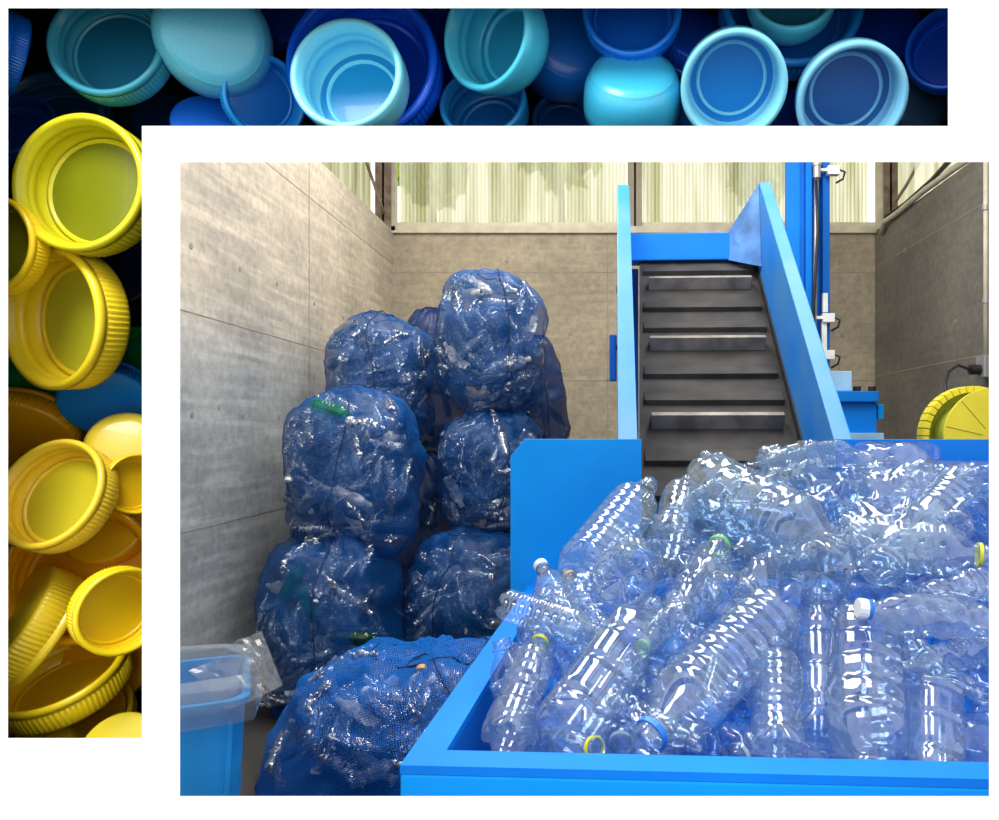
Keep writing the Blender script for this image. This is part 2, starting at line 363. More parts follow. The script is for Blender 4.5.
bm = bmesh.new(); disc(bm, (XR - .06, Yp, z_ + .05), (-1, 0, 0), .03, .06, 16); bmobj('socket', bm, dark, o)
rod('power_cord', [Vector((XR - .12, Yp, z_ + .05)), P(958, 365, 4.0), P(948, 372, 3.8), P(945, 385, 3.7), P(947, 400, 3.65)], .008, dark, 'black power cord plugged in above the yellow reel', 'cord')

# trees beyond the ribbed windows
def tree(px, py, Y, r, label):
    e = empty('leafy_tree', (P(px, py, Y).x, Y, 0), label, 'tree', 'trees beyond the ribbed windows')
    cz = P(px, py, Y).z
    bm = bmesh.new(); tube(bm, [(0, 0, 0), (.05, 0, cz * .5), (0, 0, cz)], [.09, .07, .03], 8); bmobj('trunk', bm, brown, e)
    bm = bmesh.new()
    for _ in range(380):
        d = Vector((random.gauss(0, 1), random.gauss(0, 1), random.gauss(0, .8))).normalized() * r * random.random() ** .4
        c = d + Vector((0, 0, cz)); s = random.uniform(.05, .1)
        u = Vector((random.gauss(0, 1), random.gauss(0, 1), random.gauss(0, 1))).normalized(); v = u.orthogonal().normalized()
        bm.faces.new([bm.verts.new(c + u * s * 1.6), bm.verts.new(c + v * s), bm.verts.new(c - u * s * 1.6), bm.verts.new(c - v * s)])
    bmobj('foliage', bm, leafm, e)
tree(432, 172, 8.0, .35, 'leafy green tree seen through the left ribbed window')
tree(762, 172, 8.0, .35, 'leafy green tree seen through the ribbed window left of the mast')
tree(560, 150, 8.2, .45, 'leafy green tree seen through the ribbed window by the middle post')

# ------------------------------------------------------------------ hopper
ZR = H - .447
hop = empty('sorting_hopper', M(.5, 1.55, 0), 'large blue steel hopper heaped with clear plastic bottles', 'hopper')
hb = hop.location.copy()
def hpart(name, fn, mat, bev=.004, par=None, root=None):
    bm = bmesh.new(); fn(bm)
    if bev: bevel(bm, bev, 2)
    o = bmobj(name, bm, mat, par or root or hop); o.data.transform(Matrix.Translation(-hb)); return o
U0, U1, V0, V1 = -.319, 1.50, .985, 2.15
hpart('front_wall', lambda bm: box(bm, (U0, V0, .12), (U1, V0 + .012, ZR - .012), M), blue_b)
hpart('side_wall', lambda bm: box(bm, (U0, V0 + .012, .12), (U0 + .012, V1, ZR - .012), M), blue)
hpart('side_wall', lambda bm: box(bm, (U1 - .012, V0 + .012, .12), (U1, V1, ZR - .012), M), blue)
def flange(bm):
    f = .05
    o_ = [M(U0, V0, 0), M(U1, V0, 0), M(U1, V1, 0), M(U0, V1, 0)]; i_ = [M(U0 + f, V0 + f, 0), M(U1 - f, V0 + f, 0), M(U1 - f, V1, 0), M(U0 + f, V1, 0)]
    def ring(z): return [bm.verts.new((p.x, p.y, z)) for p in o_], [bm.verts.new((p.x, p.y, z)) for p in i_]
    a, b = ring(ZR - .012), ring(ZR)
    for k in ((3, 0), (0, 1), (1, 2)):
        i, j = k
        bm.faces.new((a[0][i], a[0][j], a[1][j], a[1][i])); bm.faces.new((b[0][i], b[0][j], b[1][j], b[1][i]))
        bm.faces.new((a[0][i], a[0][j], b[0][j], b[0][i])); bm.faces.new((a[1][i], a[1][j], b[1][j], b[1][i]))
    for k in (2, 3): bm.faces.new((a[0][k], a[1][k], b[1][k], b[0][k]))
hpart('rim', flange, blue, 0)
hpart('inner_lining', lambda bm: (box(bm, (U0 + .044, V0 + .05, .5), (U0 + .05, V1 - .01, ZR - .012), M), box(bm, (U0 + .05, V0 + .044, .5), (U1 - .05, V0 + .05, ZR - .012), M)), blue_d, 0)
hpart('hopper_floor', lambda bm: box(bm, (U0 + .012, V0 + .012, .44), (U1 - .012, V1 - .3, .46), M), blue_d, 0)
zt = H - (439 - VY) * 2.155 / F
def plate(bm, ua, ub, ch, z0):
    pts = [M(ua, V1, z0), M(ub, V1, z0), M(ub, V1, zt)] + ([M(ua + .043, V1, zt), M(ua, V1, zt - .05)] if ch else [M(ua, V1, zt)])
    prism(bm, pts, M(0, .01, 0) - M(0, 0, 0))
hpart('back_plate', lambda bm: plate(bm, -.372, .006, True, ZR - .04), blue_b, .002)
hpart('back_plate', lambda bm: plate(bm, .555, U1 + .02, False, ZR - .3), blue, .002)
hpart('back_plate', lambda bm: box(bm, (U0, V1, .12), (.0, V1 + .01, ZR - .045), M), blue, 0)
hpart('sloped_floor', lambda bm: prism(bm, [M(U0 + .05, V0 + .06, .50), M(U0 + .05, 1.9, .60), M(U0 + .05, V1 - .01, .88), M(U0 + .05, V1 - .01, .86), M(U0 + .05, 1.9, .58), M(U0 + .05, V0 + .06, .48)], M(U1 - U0 - .1, 0, 0)), blue_b, 0)
for (u, v) in ((U0 + .03, V0 + .03), (U1 - .03, V0 + .03), (U0 + .03, V1 - .03), (U1 - .03, V1 - .03)):
    hpart('leg', lambda bm: box(bm, (u - .03, v - .03, 0), (u + .03, v + .03, .5), M), blue_d)

# ------------------------------------------------------------------ inclined conveyor
con = empty('inclined_conveyor', M(.28, 3.2, 0), 'blue inclined conveyor with dark cleated belt rising out of the hopper', 'conveyor')
hb = con.location.copy()
def cpart(name, fn, mat, bev=.003, par=None):
    bm = bmesh.new(); fn(bm)
    if bev: bevel(bm, bev, 2)
    o = bmobj(name, bm, mat, con); o.data.transform(Matrix.Translation(-hb))
    if par: o.parent = par
    return o
zb = lambda v: H - .037 + .83 * (v - 2.77)
zf = lambda v: H - .02 + .878 * (v - 2.3)
def side(bm, u, w_, sk=0):
    pts = [(2.17, .72), (2.17, zf(2.17)), (3.70, zf(3.70)), (4.05, zf(3.70) - .02), (4.05, zb(4.05) - .25), (3.4, zb(3.4) - .2)]
    prism(bm, [M(u + sk * (v - 2.3), v, z) for v, z in pts], M(w_, 0, 0))
sl = cpart('side_panel', lambda bm: side(bm, -.066, .060, -.031), blue_s, .004)
sr = cpart('side_panel', lambda bm: side(bm, .585, .055), blue_s, .004)
cpart('skirt_strip', lambda bm: prism(bm, [M(.578, v, z) for v, z in ((2.17, zb(2.17)), (2.17, zb(2.17) + .05), (3.9, zb(3.9) + .05), (3.9, zb(3.9)))], M(.006, 0, 0)), dark, 0)
cpart('belt', lambda bm: prism(bm, [M(.0, v, z) for v, z in ((1.92, zb(1.92)), (4.0, zb(4.0)), (4.0, zb(4.0) - .06), (1.92, zb(1.92) - .06))], M(.578, 0, 0)), bmetal, 0)
k = 0
ang = math.atan(.83); dn = Vector((-math.sin(ang), math.cos(ang)))  # in (v,z)
v = 2.02
while v < 3.95:
    def cl(bm, v=v):
        z = zb(v); h = .055
        pts = [(v - .012, zb(v - .012)), (v + dn.x * h - .01, z + dn.y * h), (v + dn.x * h + .012, z + dn.y * h + .012), (v + .05, zb(v + .05))]
        prism(bm, [M(.045, a_, b_) for a_, b_ in pts], M(.49, 0, 0))
    cpart('cleat', cl, bcleat, .002)
    for q in (.135, .27):
        vv = v + q
        def pl(bm, vv=vv):
            pts = [(vv - .035, zb(vv - .035)), (vv - .03 + dn.x * .022, zb(vv - .03) + dn.y * .022), (vv + .03 + dn.x * .006, zb(vv + .03) + dn.y * .006), (vv + .035, zb(vv + .035))]
            prism(bm, [M(.02, a_, b_) for a_, b_ in pts], M(.54, 0, 0))
        if vv < 3.98: cpart('belt_plate', pl, bmetal, .002)
    v += .405
zx = lambda py, v_: H - (py - VY) * v_ / F
cpart('cross_bar', lambda bm: box(bm, (-.05, 3.82, zx(262, 3.85)), (.585, 3.95, zx(235, 3.85)), M), blue, .006)
cpart('hood_wing', lambda bm: prism(bm, [M(.583, 3.70, zf(3.70) - .005), M(.445, 3.83, zx(236, 3.85)), M(.445, 3.83, zx(262, 3.85)), M(.583, 3.62, zx(268, 3.62))], M(.006, .006, 0)), simple('worn_blue_steel', (.10, .26, .60), .5, var=.4), 0)
cpart('bearing', lambda bm: (disc(bm, M(-.06, 3.3, zx(289, 3.3)), M(-1, 0, 0), .035, .02, 20), disc(bm, M(-.08, 3.3, zx(289, 3.3)), M(-1, 0, 0), .018, .02, 16)), dark, 0)
def bar(bm):
    z1, z0 = zx(335, 2.9), zx(381, 2.9); box(bm, (-.115, 2.88, z0), (-.088, 2.93, z1), M)
cpart('lever', bar, blue_d, .006)
cpart('lever_bracket', lambda bm: box(bm, (-.1, 2.89, zx(350, 2.9)), (-.055, 2.92, zx(345, 2.9)), M), dark, 0)
for u in (-.05, .59):
    for v in (2.5, 3.95):
        cpart('leg', lambda bm: box(bm, (u, v - .03, 0), (u + .045, v + .03, zb(v) - .1), M), blue_d, .003)

# ------------------------------------------------------------------ vertical press behind the conveyor
YM = 4.95
pr = empty('hydraulic_press', (P(808, 0, YM).x, YM + .1, 0), 'blue vertical hydraulic press behind the conveyor, with mast and control box', 'machine')
hb = pr.location.copy()
def ppart(name, fn, mat, bev=.003, smooth=False):
    bm = bmesh.new(); fn(bm)
    if bev: bevel(bm, bev, 2)
    o = bmobj(name, bm, mat, pr, smooth); o.data.transform(Matrix.Translation(-hb)); return o
def pb(bm, x0, y0, x1, y1, Y0=YM, dep=.2):
    a_, b_ = P(x0, y1, Y0), P(x1, y0, Y0); box(bm, (a_.x, Y0, a_.z), (b_.x, Y0 + dep, b_.z))
ppart('mast', lambda bm: (pb(bm, 787, 110, 800, 640, YM, .06), pb(bm, 800, 110, 806, 640, YM + .05, .15), pb(bm, 806, 110, 812, 640, YM, .22)), blue)
ppart('mast_rail', lambda bm: (pb(bm, 823, 110, 830, 640, YM + .02, .1), pb(bm, 812, 110, 823, 640, YM + .1, .08)), blue_d)
ppart('piston_rod', lambda bm: tube(bm, [P(817, 100, YM - .02), P(816, 250, YM - .02), P(813, 400, YM - .02)], .014, 12), steel, 0, True)
ppart('hose', lambda bm: tube(bm, [P(816, 180, YM - .05), P(818, 230, YM - .06), P(814, 300, YM - .06), P(813, 360, YM - .04)], .010, 10), dark, 0, True)
ppart('cylinder_head', lambda bm: (disc(bm, P(817, 178, YM - .03), (0, 0, 1), .024, .08, 16), disc(bm, P(817, 166, YM - .03), (0, 0, 1), .03, .02, 16)), steel, 0)
for x, y in ((834, 170), (829, 318), (829, 355)):
    ppart('sensor', lambda bm: (pb(bm, x - 6, y - 5, x + 6, y + 4, YM - .04, .05), pb(bm, x - 14, y - 2, x - 6, y + 1, YM - .03, .03)), whitep, .003)
    ppart('cable', lambda bm: tube(bm, [P(x + 6, y, YM - .02), P(x + 11, y + 2, YM - .01), P(x + 9, y + 9, YM), P(x + 2, y + 13, YM + .02)], .007, 8), dark, 0, True)
ppart('conduit', lambda bm: (pb(bm, 823, 293, 828, 312, YM - .02, .03), pb(bm, 822, 322, 827, 350, YM - .02, .03), pb(bm, 824, 360, 827, 368, YM - .02, .02)), whitep, .002)
ppart('control_box', lambda bm: pb(bm, 826, 371, 852, 391, YM - .1, .2), pale, .005)
ppart('press_head', lambda bm: (pb(bm, 830, 402, 877, 436, YM - .12, .3), pb(bm, 826, 391, 879, 402, YM - .16, .36)), blue, .008)
ppart('latch', lambda bm: pb(bm, 878, 404, 884, 419, YM - .1, .06), blue_b, .004)
for x in (857, 872): ppart('bolt', lambda bm: disc(bm, P(x, 391, YM), (0, 0, 1), .025, .03, 12), dark, .002)
ppart('pale_ledge', lambda bm: pb(bm, 830, 433, 884, 441, YM - .2, .4), pale, .003)
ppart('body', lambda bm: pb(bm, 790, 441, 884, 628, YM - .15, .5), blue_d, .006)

# ------------------------------------------------------------------ yellow cable reel
YR = 3.3; rc = P(993, 437, YR)
re_ = empty('cable_reel', (rc.x, YR + .12, 0), 'yellow cable reel on a stand by the right wall', 'reel')
hb = re_.location.copy()
def rpart(name, fn, mat, bev=0, smooth=False):
    bm = bmesh.new(); fn(bm)
    if bev: bevel(bm, bev, 2)
    o = bmobj(name, bm, mat, re_, smooth); o.data.transform(Matrix.Translation(-hb)); return o
rpart('front_flange', lambda bm: disc(bm, rc, (0, 1, 0), .215, .012, 64), yellow, .002)
rpart('drum', lambda bm: disc(bm, rc + Vector((0, .01, 0)), (0, 1, 0), .16, .24, 48), olive, .002)
rpart('back_flange', lambda bm: disc(bm, rc + Vector((0, .24, 0)), (0, 1, 0), .225, .015, 64), olive, .002)
def rib(bm):
    for k in range(40):
        a_ = k * math.pi / 20; r0, r1 = .205, .235
        c_, s_ = math.cos(a_), math.sin(a_); a2 = a_ + math.pi / 20 * .86; c2, s2 = math.cos(a2), math.sin(a2)
        y0 = YR + .17
        prism(bm, [Vector((rc.x + c_ * r0, y0, rc.z + s_ * r0)), Vector((rc.x + c_ * r1, y0, rc.z + s_ * r1)), Vector((rc.x + c2 * r1, y0, rc.z + s2 * r1)), Vector((rc.x + c2 * r0, y0, rc.z + s2 * r0))], Vector((0, .07, 0)))
rpart('segmented_rim', rib, yellow, .002)
def seams(bm):
    for k in range(5):
        a_ = math.radians(95 + k * 36); tube(bm, [rc + Vector((math.cos(a_) * .05, -.001, math.sin(a_) * .05)), rc + Vector((math.cos(a_) * .21, -.001, math.sin(a_) * .21))], .0018, 6)
rpart('face_ribs', seams, olive)
rpart('stand', lambda bm: (box(bm, (rc.x - .03, YR + .1, 0), (rc.x + .03, YR + .16, rc.z)), box(bm, (rc.x - .2, YR, 0), (rc.x + .2, YR + .26, .03))), steel, .003)

# ------------------------------------------------------------------ bottles
def bottle_mesh(kind, crush, seed, segs=40):
    rnd = random.Random(seed)
    dims = {'round': (.033, .205), 'ribbed': (.045, .30), 'square': (.046, .31), 'jar': (.054, .29), 'waist': (.048, .30)}
    R, L = dims[kind]; nr = .0165 if kind != 'jar' else .021
    prof = []                                   # (z, r, squareness)
    sq = .75 if kind == 'square' else (.25 if kind == 'jar' else 0)
    prof += [(.014, R * .16, 0), (.012, R * .34, 0), (.006, R * .52, 0), (.001, R * .66, 0), (0, R * .78, sq * .5), (.004, R * .90, sq), (.014, R * .985, sq), (.020, R, sq)]
    z = .026; sh = L * .70
    while z < sh:
        if kind == 'ribbed': r = R * (1 - .07 * (0.5 - .5 * math.cos((z - .02) * 2 * math.pi / .024)))
        elif kind == 'round': r = R * (1 - (.06 if .05 < z < .12 and int(z / .008) % 2 else 0))
        elif kind == 'jar': r = R * (1 - (.06 if abs((z / .042) % 1 - .5) < .16 else 0))
        elif kind == 'waist': r = R * (1 - .16 * math.exp(-((z - L * .36) / .03) ** 2)) * (1 - (.04 if int(z / .009) % 3 == 0 else 0))
        else: r = R * (1 - (.05 if abs((z / .07) % 1 - .5) < .1 else 0))
        prof.append((z, r, sq)); z += .0055
    for k in range(1, 9):
        t = k / 8; r = nr + (R - nr) * (math.cos(t * math.pi) * .5 + .5) ** .75
        prof.append((sh + (L * .90 - sh) * t, r, sq * (1 - t)))
    zn = L * .90
    prof += [(zn + .002, nr + .004, 0), (zn + .004, nr + .004, 0), (zn + .005, nr, 0)]
    for k in range(3): prof += [(zn + .008 + k * .005, nr, 0), (zn + .0095 + k * .005, nr + .0014, 0), (zn + .011 + k * .005, nr, 0)]
    prof += [(L, nr, 0), (L, nr - .002, 0), (L - .012, nr - .002, 0)]
    bm = bmesh.new(); rings = []
    off = Vector((seed * 3.7, seed * 1.3, 0))
    flat_dir = rnd.uniform(0, math.pi); fd = Vector((math.cos(flat_dir), math.sin(flat_dir), 0))
    bendd = rnd.uniform(-1, 1) * crush
    for i_, (z, r, s) in enumerate(prof):
        ring = []
        for k in range(segs):
            a = 2 * math.pi * k / segs; c, q = math.cos(a), math.sin(a)
            m_ = max(abs(c), abs(q)); f = 1 + s * (1 / (m_ ** .9) - 1) * .62
            if z < .013 and i_ < 8: f *= 1 + .10 * math.cos(5 * a) * (1 if r < R * .85 else .3)
            if kind == 'square' and .05 < z < sh - .02: f *= 1 - .07 * max(0, math.cos(8 * a)) ** 2
            if kind == 'jar' and .1 < z < .18: f *= 1 - .05 * max(0, math.cos(6 * a)) ** 2
            p = Vector((c * r * f, q * r * f, z + ((.013 * abs(math.sin(2.5 * a)) ** 6 * min(1, r / R / .5) * (1 if z < .005 else .5)) if z < .015 and r < R * .99 and i_ < 8 else 0)))
            if crush:
                body = min(1, max(0, (L * .9 - z) / .04)) * min(1, (z + .01) / .03)
                d = fd * p.dot(fd); g = noise.noise(Vector((z * 14, 1.3, 0)) + off)
                p -= d * body * crush * (.55 + .6 * g)
                perp = Vector((-fd.y, fd.x, 0)); p += perp * p.dot(perp) * body * crush * .25
                n1 = noise.noise(p * 22 + off); n2 = noise.noise(p * 55 + off)
                pr_ = Vector((p.x, p.y, 0)); pr_ = pr_.normalized() if pr_.length > 1e-4 else pr_
                p += pr_ * (abs(n1) * -.045 + n2 * .008) * crush * body
                p += fd * math.sin(z / L * math.pi) * bendd * .05
            ring.append(bm.verts.new(p))
        rings.append(ring)
    for a, b in zip(rings, rings[1:]):
        for k in range(segs): bm.faces.new((a[k], a[(k+1) % segs], b[(k+1) % segs], b[k]))
    cv = bm.verts.new((0, 0, .016 if not crush else .012))
    for k in range(segs): bm.faces.new((rings[0][(k+1) % segs], rings[0][k], cv))
    bmesh.ops.recalc_face_normals(bm, faces=bm.faces)
    me = bpy.data.meshes.new('bottle_' + kind); bm.to_mesh(me); bm.free()
    for p in me.polygons: p.use_smooth = True
    return me, R, L, nr
VAR = {}
for kd in ('round', 'ribbed', 'square', 'jar', 'waist'):
    for ci, cv_ in enumerate((0, .35, .8)):
        for s in range(1 if ci == 0 else 2): VAR[kd, ci, s] = bottle_mesh(kd, cv_, 11 + s * 5 + ci * 17 + len(kd))
def lathe_mesh(name, prof, n=24, knurl=0, loop=False):
    bm = bmesh.new(); rings = []
    for z, r in prof:
        rings.append([bm.verts.new(((r * (1 + (knurl if k % 2 else 0))) * math.cos(2*math.pi*k/n), (r * (1 + (knurl if k % 2 else 0))) * math.sin(2*math.pi*k/n), z)) for k in range(n)])
    for a, b in zip(rings, rings[1:]):
        for k in range(n): bm.faces.new((a[k], a[(k+1) % n], b[(k+1) % n], b[k]))
    if loop:
        for k in range(n): bm.faces.new((rings[-1][k], rings[-1][(k+1) % n], rings[0][(k+1) % n], rings[0][k]))
    else: bm.faces.new(rings[0]); bm.faces.new(rings[-1][::-1])
    bmesh.ops.recalc_face_normals(bm, faces=bm.faces)
    me = bpy.data.meshes.new(name); bm.to_mesh(me); bm.free(); return me
capmat = {k: simple('cap_' + k, c, .4, var=.03) for k, c in dict(white=(.85, .87, .86), blue=(.01, .2, .75), yellow=(.8, .75, .03), green=(.1, .6, .12), orange=(.8, .42, .1)).items()}
def ring_me(nr): return lathe_mesh('neck_ring', [(0, nr + .0012), (.0, nr + .0035), (.007, nr + .0035), (.007, nr + .0012)], 24, 0, True)
def cap_me(nr): return lathe_mesh('bottle_cap', [(0, nr + .003), (.016, nr + .003), (.018, nr + .0015), (.018, .001)], 32, .03)
RM = {nr: (ring_me(nr), cap_me(nr)) for nr in (.0165, .021)}
CAPM = {}
def part_me(base, colr):
    k = (base.name, colr)
    if k not in CAPM: me = base.copy(); me.materials.clear(); me.materials.append(capmat[colr]); CAPM[k] = me
    return CAPM[k]
MATME = {}
def body_me(key, mat):
    k = (key, mat.name)
    if k not in MATME: me = VAR[key][0].copy(); me.materials.append(mat); MATME[k] = me
    return MATME[k]
CAPS = []                                          # capsules already placed
def bottle_matrix(base, neck, L, roll):
    z = (neck - base); ln = z.length; z.normalize(); x = z.orthogonal().normalized(); y = z.cross(x)
    R3 = Matrix((x, y, z)).transposed(); R3 = R3 @ Matrix.Rotation(roll, 3, 'Z')
    return Matrix.Translation(base) @ R3.to_4x4()
def add_bottle(base, neck, key, mat, label, group=None, ring=None, cap=None, scale=None, roll=None):
    me, R, L, nr = VAR[key]
    sc = scale if scale else (neck - base).length / L
    o = bpy.data.objects.new('plastic_bottle', body_me(key, mat)); C.objects.link(o)
    o.matrix_world = bottle_matrix(base, neck, L, random.uniform(0, 6.28) if roll is None else roll) @ Matrix.Scale(sc, 4)
    tag(o, label, 'bottle', group)
    if ring:
        c = bpy.data.objects.new('neck_ring', part_me(RM[nr][0], ring)); C.objects.link(c); c.parent = o; c.location = (0, 0, L * .90 + .006)
        c['label'] = ring + ' neck ring'
    if cap:
        c = bpy.data.objects.new('bottle_cap', part_me(RM[nr][1], cap)); C.objects.link(c); c.parent = o; c.location = (0, 0, L - .0165)
        c['label'] = cap + ' screw cap'
    CAPS.append((base + (neck - base).normalized() * R * sc, base + (neck - base) * .8, R * sc))
    return o
def segdist(a, b, c, d):
    best = 9
    for i in range(5):
        p = a.lerp(b, i / 4); q = d - c; t = max(0, min(1, (p - c).dot(q) / q.length_squared)); best = min(best, (c + q * t - p).length)
    for i in range(5):
        p = c.lerp(d, i / 4); q = b - a; t = max(0, min(1, (p - a).dot(q) / q.length_squared)); best = min(best, (a + q * t - p).length)
    return best
def YS(py): return .993 / (.494 + (py - 430) / F)   # depth of the heap's surface seen at height py
def SP(px, py, dy=0): return P(px, py, YS(py) + dy)
# (base px,py,dY) (neck px,py,dY) kind crush variant ring cap label
hero = [
 ((580,572,.03),(650,484,.05),'ribbed',0,0,None,None,'clear ribbed bottle leaning against the left back plate, open neck up'),
 ((622,580,-.06),(640,560,.20),'jar',0,0,None,None,'clear bottle showing its round petal base, below the left back plate'),
 ((585,640,.02),(540,564,.0),'square',1,0,'blue','white','clear bottle with a white cap at the left end of the heap'),
 ((612,640,.05),(566,572,.03),'waist',1,0,'orange',None,'clear bottle with an orange neck ring beside the white capped one'),
 ((503,604,.0),(605,634,.0),'ribbed',0,0,None,None,'clear bottle lying with its base over the left rim of the hopper'),
 ((503,742,.02),(542,636,.03),'waist',0,0,'yellow',None,'clear ribbed bottle with yellow neck ring in the front left corner'),
 ((563,735,.0),(655,603,.03),'square',0,0,None,None,'big clear bottle with long pressed panels, right of the yellow ringed one'),
 ((775,612,.0),(640,745,-.01),'ribbed',0,0,'blue',None,'long clear ribbed bottle pointing down left, blue neck ring at the front rim'),
 ((778,757,.03),(776,640,.06),'waist',0,0,None,None,'short clear waisted bottle standing upright at the front rim'),
 ((817,745,.10),(818,592,.10),'square',0,0,None,None,'narrow clear square bottle standing between two wide ribbed ones'),
 ((866,622,.03),(866,790,.06),'jar',0,0,None,None,'wide clear ribbed bottle upside down at the front rim'),
 ((936,686,.03),(936,830,.05),'square',0,0,None,None,'clear square bottle upside down near the front right'),
 ((1010,628,-.04),(858,608,-.10),'square',1,0,'blue','white','clear faceted bottle lying with a white cap and blue ring pointing left'),
 ((838,538,.0),(990,556,-.02),'jar',0,0,'yellow',None,'clear bottle lying across with a yellow neck ring at the right'),
 ((821,575,-.04),(830,540,.22),'waist',0,0,None,None,'clear bottle with its star shaped base facing out, middle of the heap'),
 ((965,476,-.05),(905,545,.05),'round',0,0,None,None,'clear bottle leaning on the right back plate with rounded base up'),
 ((958,527,-.03),(930,520,.18),'ribbed',0,0,None,None,'clear bottle with round ribbed base facing out at the right edge'),
 ((897,466,.02),(880,570,-.05),'jar',2,0,None,None,'large crumpled clear bottle standing up before the right back plate'),
 ((758,466,.02),(872,462,.0),'jar',2,1,None,None,'large crumpled clear bottle along the top of the heap'),
 ((700,480,.04),(845,556,.0),'jar',0,0,None,None,'long clear ribbed bottle slanting down right below the heap top'),
 ((668,545,.05),(688,480,.08),'waist',0,0,None,None,'clear bottle with open mouth up in front of the conveyor belt'),
 ((610,535,.1),(646,562,-.02),'round',0,0,'blue','blue','clear bottle with a blue cap, left of the heap middle'),
 ((735,600,-.05),(700,570,.15),'round',0,0,None,None,'clear bottle with small ringed base facing out in the heap middle'),
 ((668,640,.0),(722,540,.05),'square',1,1,'green',None,'clear bottle with a bright green neck ring, left middle of the heap'),
 ((790,560,.12),(744,594,-.05),'ribbed',1,0,None,None,'clear bottle whose open round mouth faces out in the heap middle'),
 ((540,742,.10),(598,748,-.02),'round',1,0,'yellow',None,'half hidden bottle with a yellow neck ring behind the front rim'),
 ((745,500,.02),(705,455,.06),'ribbed',1,1,None,None,'dented clear bottle at the left shoulder of the heap'),
 ((820,470,.0),(748,490,-.02),'square',2,0,'orange',None,'crumpled clear bottle with an orange neck ring near the heap top'),
 ((925,600,.02),(1010,575,.0),'waist',1,1,None,None,'clear bottle lying at the right edge above the white capped one'),
 ((990,650,.02),(900,668,.0),'ribbed',1,1,None,None,'clear bottle lying at the right edge below the white capped one'),
 ((905,640,.08),(985,700,.02),'square',2,1,None,None,'squashed clear bottle between the two upside down ones'),
 ((655,700,.08),(605,655,.08),'jar',1,0,None,None,'clear dented bottle under the long pressed panel one'),
 ((705,705,.06),(720,650,.08),'round',0,0,None,None,'small clear bottle behind the long ribbed one with blue ring'),
 ((610,700,.05),(700,745,.03),'round',1,1,None,None,'small clear bottle lying along the front rim'),
 ((690,600,.03),(640,650,.0),'waist',1,0,'green',None,'dented bottle with a green neck ring left of the long ribbed one'),
]
for b_, n_, kd, ci, s, rg, cp, lab in hero:
    A_, B_ = SP(b_[0], b_[1], b_[2]), SP(n_[0], n_[1], n_[2])
    # never below the rim's inside wall
    add_bottle(A_, B_, (kd, ci, s), pet_h, lab, None, rg, cp)
nh = len(CAPS)
# fill bottles under and between them
zones = [((470, 560), (560, 745), 'clear empty bottle jumbled in the left corner of the hopper', 'loose bottles in the left corner'),
         ((560, 700), (500, 750), 'clear empty bottle jumbled left of the heap middle', 'loose bottles left of the heap middle'),
         ((700, 860), (440, 560), 'clear empty bottle jumbled in the crest of the heap', 'loose bottles in the crest'),
         ((700, 860), (560, 755), 'clear empty bottle jumbled in the lower middle of the heap', 'loose bottles in the lower middle'),
         ((860, 1080), (440, 560), 'clear empty bottle jumbled before the right back plate', 'loose bottles before the right plate'),
         ((860, 1080), (560, 755), 'clear empty bottle jumbled at the lower right of the heap', 'loose bottles at the lower right')]
def inside_hopper(p, r):
    u = p.x * CA - p.y * SA; v = p.x * SA + p.y * CA
    return U0 + .055 + r < u < 1.44 and V0 + .055 + r < v < V1 - .02 - r * .5 and p.z > .62 + max(0, v - 1.9) * 1.1
keys = [k for k in VAR if k[1] < 2] + [k for k in VAR if k[1] < 1]
NF = 0
KW = {'round': 'small', 'ribbed': 'ribbed', 'square': 'square', 'jar': 'wide', 'waist': 'waisted'}
ANCH = [(540, 566, 'the white capped bottle at the left end'), (568, 590, 'the orange ringed bottle'), (535, 660, 'the yellow ringed bottle in the front left corner'),
        (650, 738, 'the blue ringed neck at the front rim'), (710, 690, 'the long ribbed bottle with blue ring'), (862, 608, 'the white cap with blue ring'), (980, 555, 'the yellow neck ring at the right'),
        (866, 690, 'the wide upside down bottle'), (817, 670, 'the narrow standing square bottle'), (800, 462, 'the crumpled bottle on the crest'), (680, 500, 'the bottle before the conveyor belt'),
        (930, 480, 'the bottle leaning on the right back plate'), (722, 545, 'the bright green neck ring'), (505, 606, 'the bottle over the left rim'), (936, 725, 'the square upside down bottle'),
        (612, 530, 'the bottle leaning on the left back plate'), (765, 530, 'the long ribbed bottle slanting down right'), (600, 690, 'the bottle with long pressed panels'), (821, 575, 'the star shaped base'), (622, 580, 'the round petal base'), (950, 630, 'the faceted white capped bottle')]
used_labels = {}
def near_label(px, py, key, layer):
    ax, ay, nm = min(ANCH, key=lambda a_: (a_[0] - px) ** 2 + (a_[1] - py) ** 2)
    dx, dy = px - ax, py - ay
    rel = ('right of' if dx > 0 else 'left of') if abs(dx) > abs(dy) else ('below' if dy > 0 else 'above')
    if layer > .1: rel = 'behind and ' + rel
    return '%sclear %s bottle %s %s' % ('dented ' if key[1] else '', KW[key[0]], rel, nm)
random.seed(21)
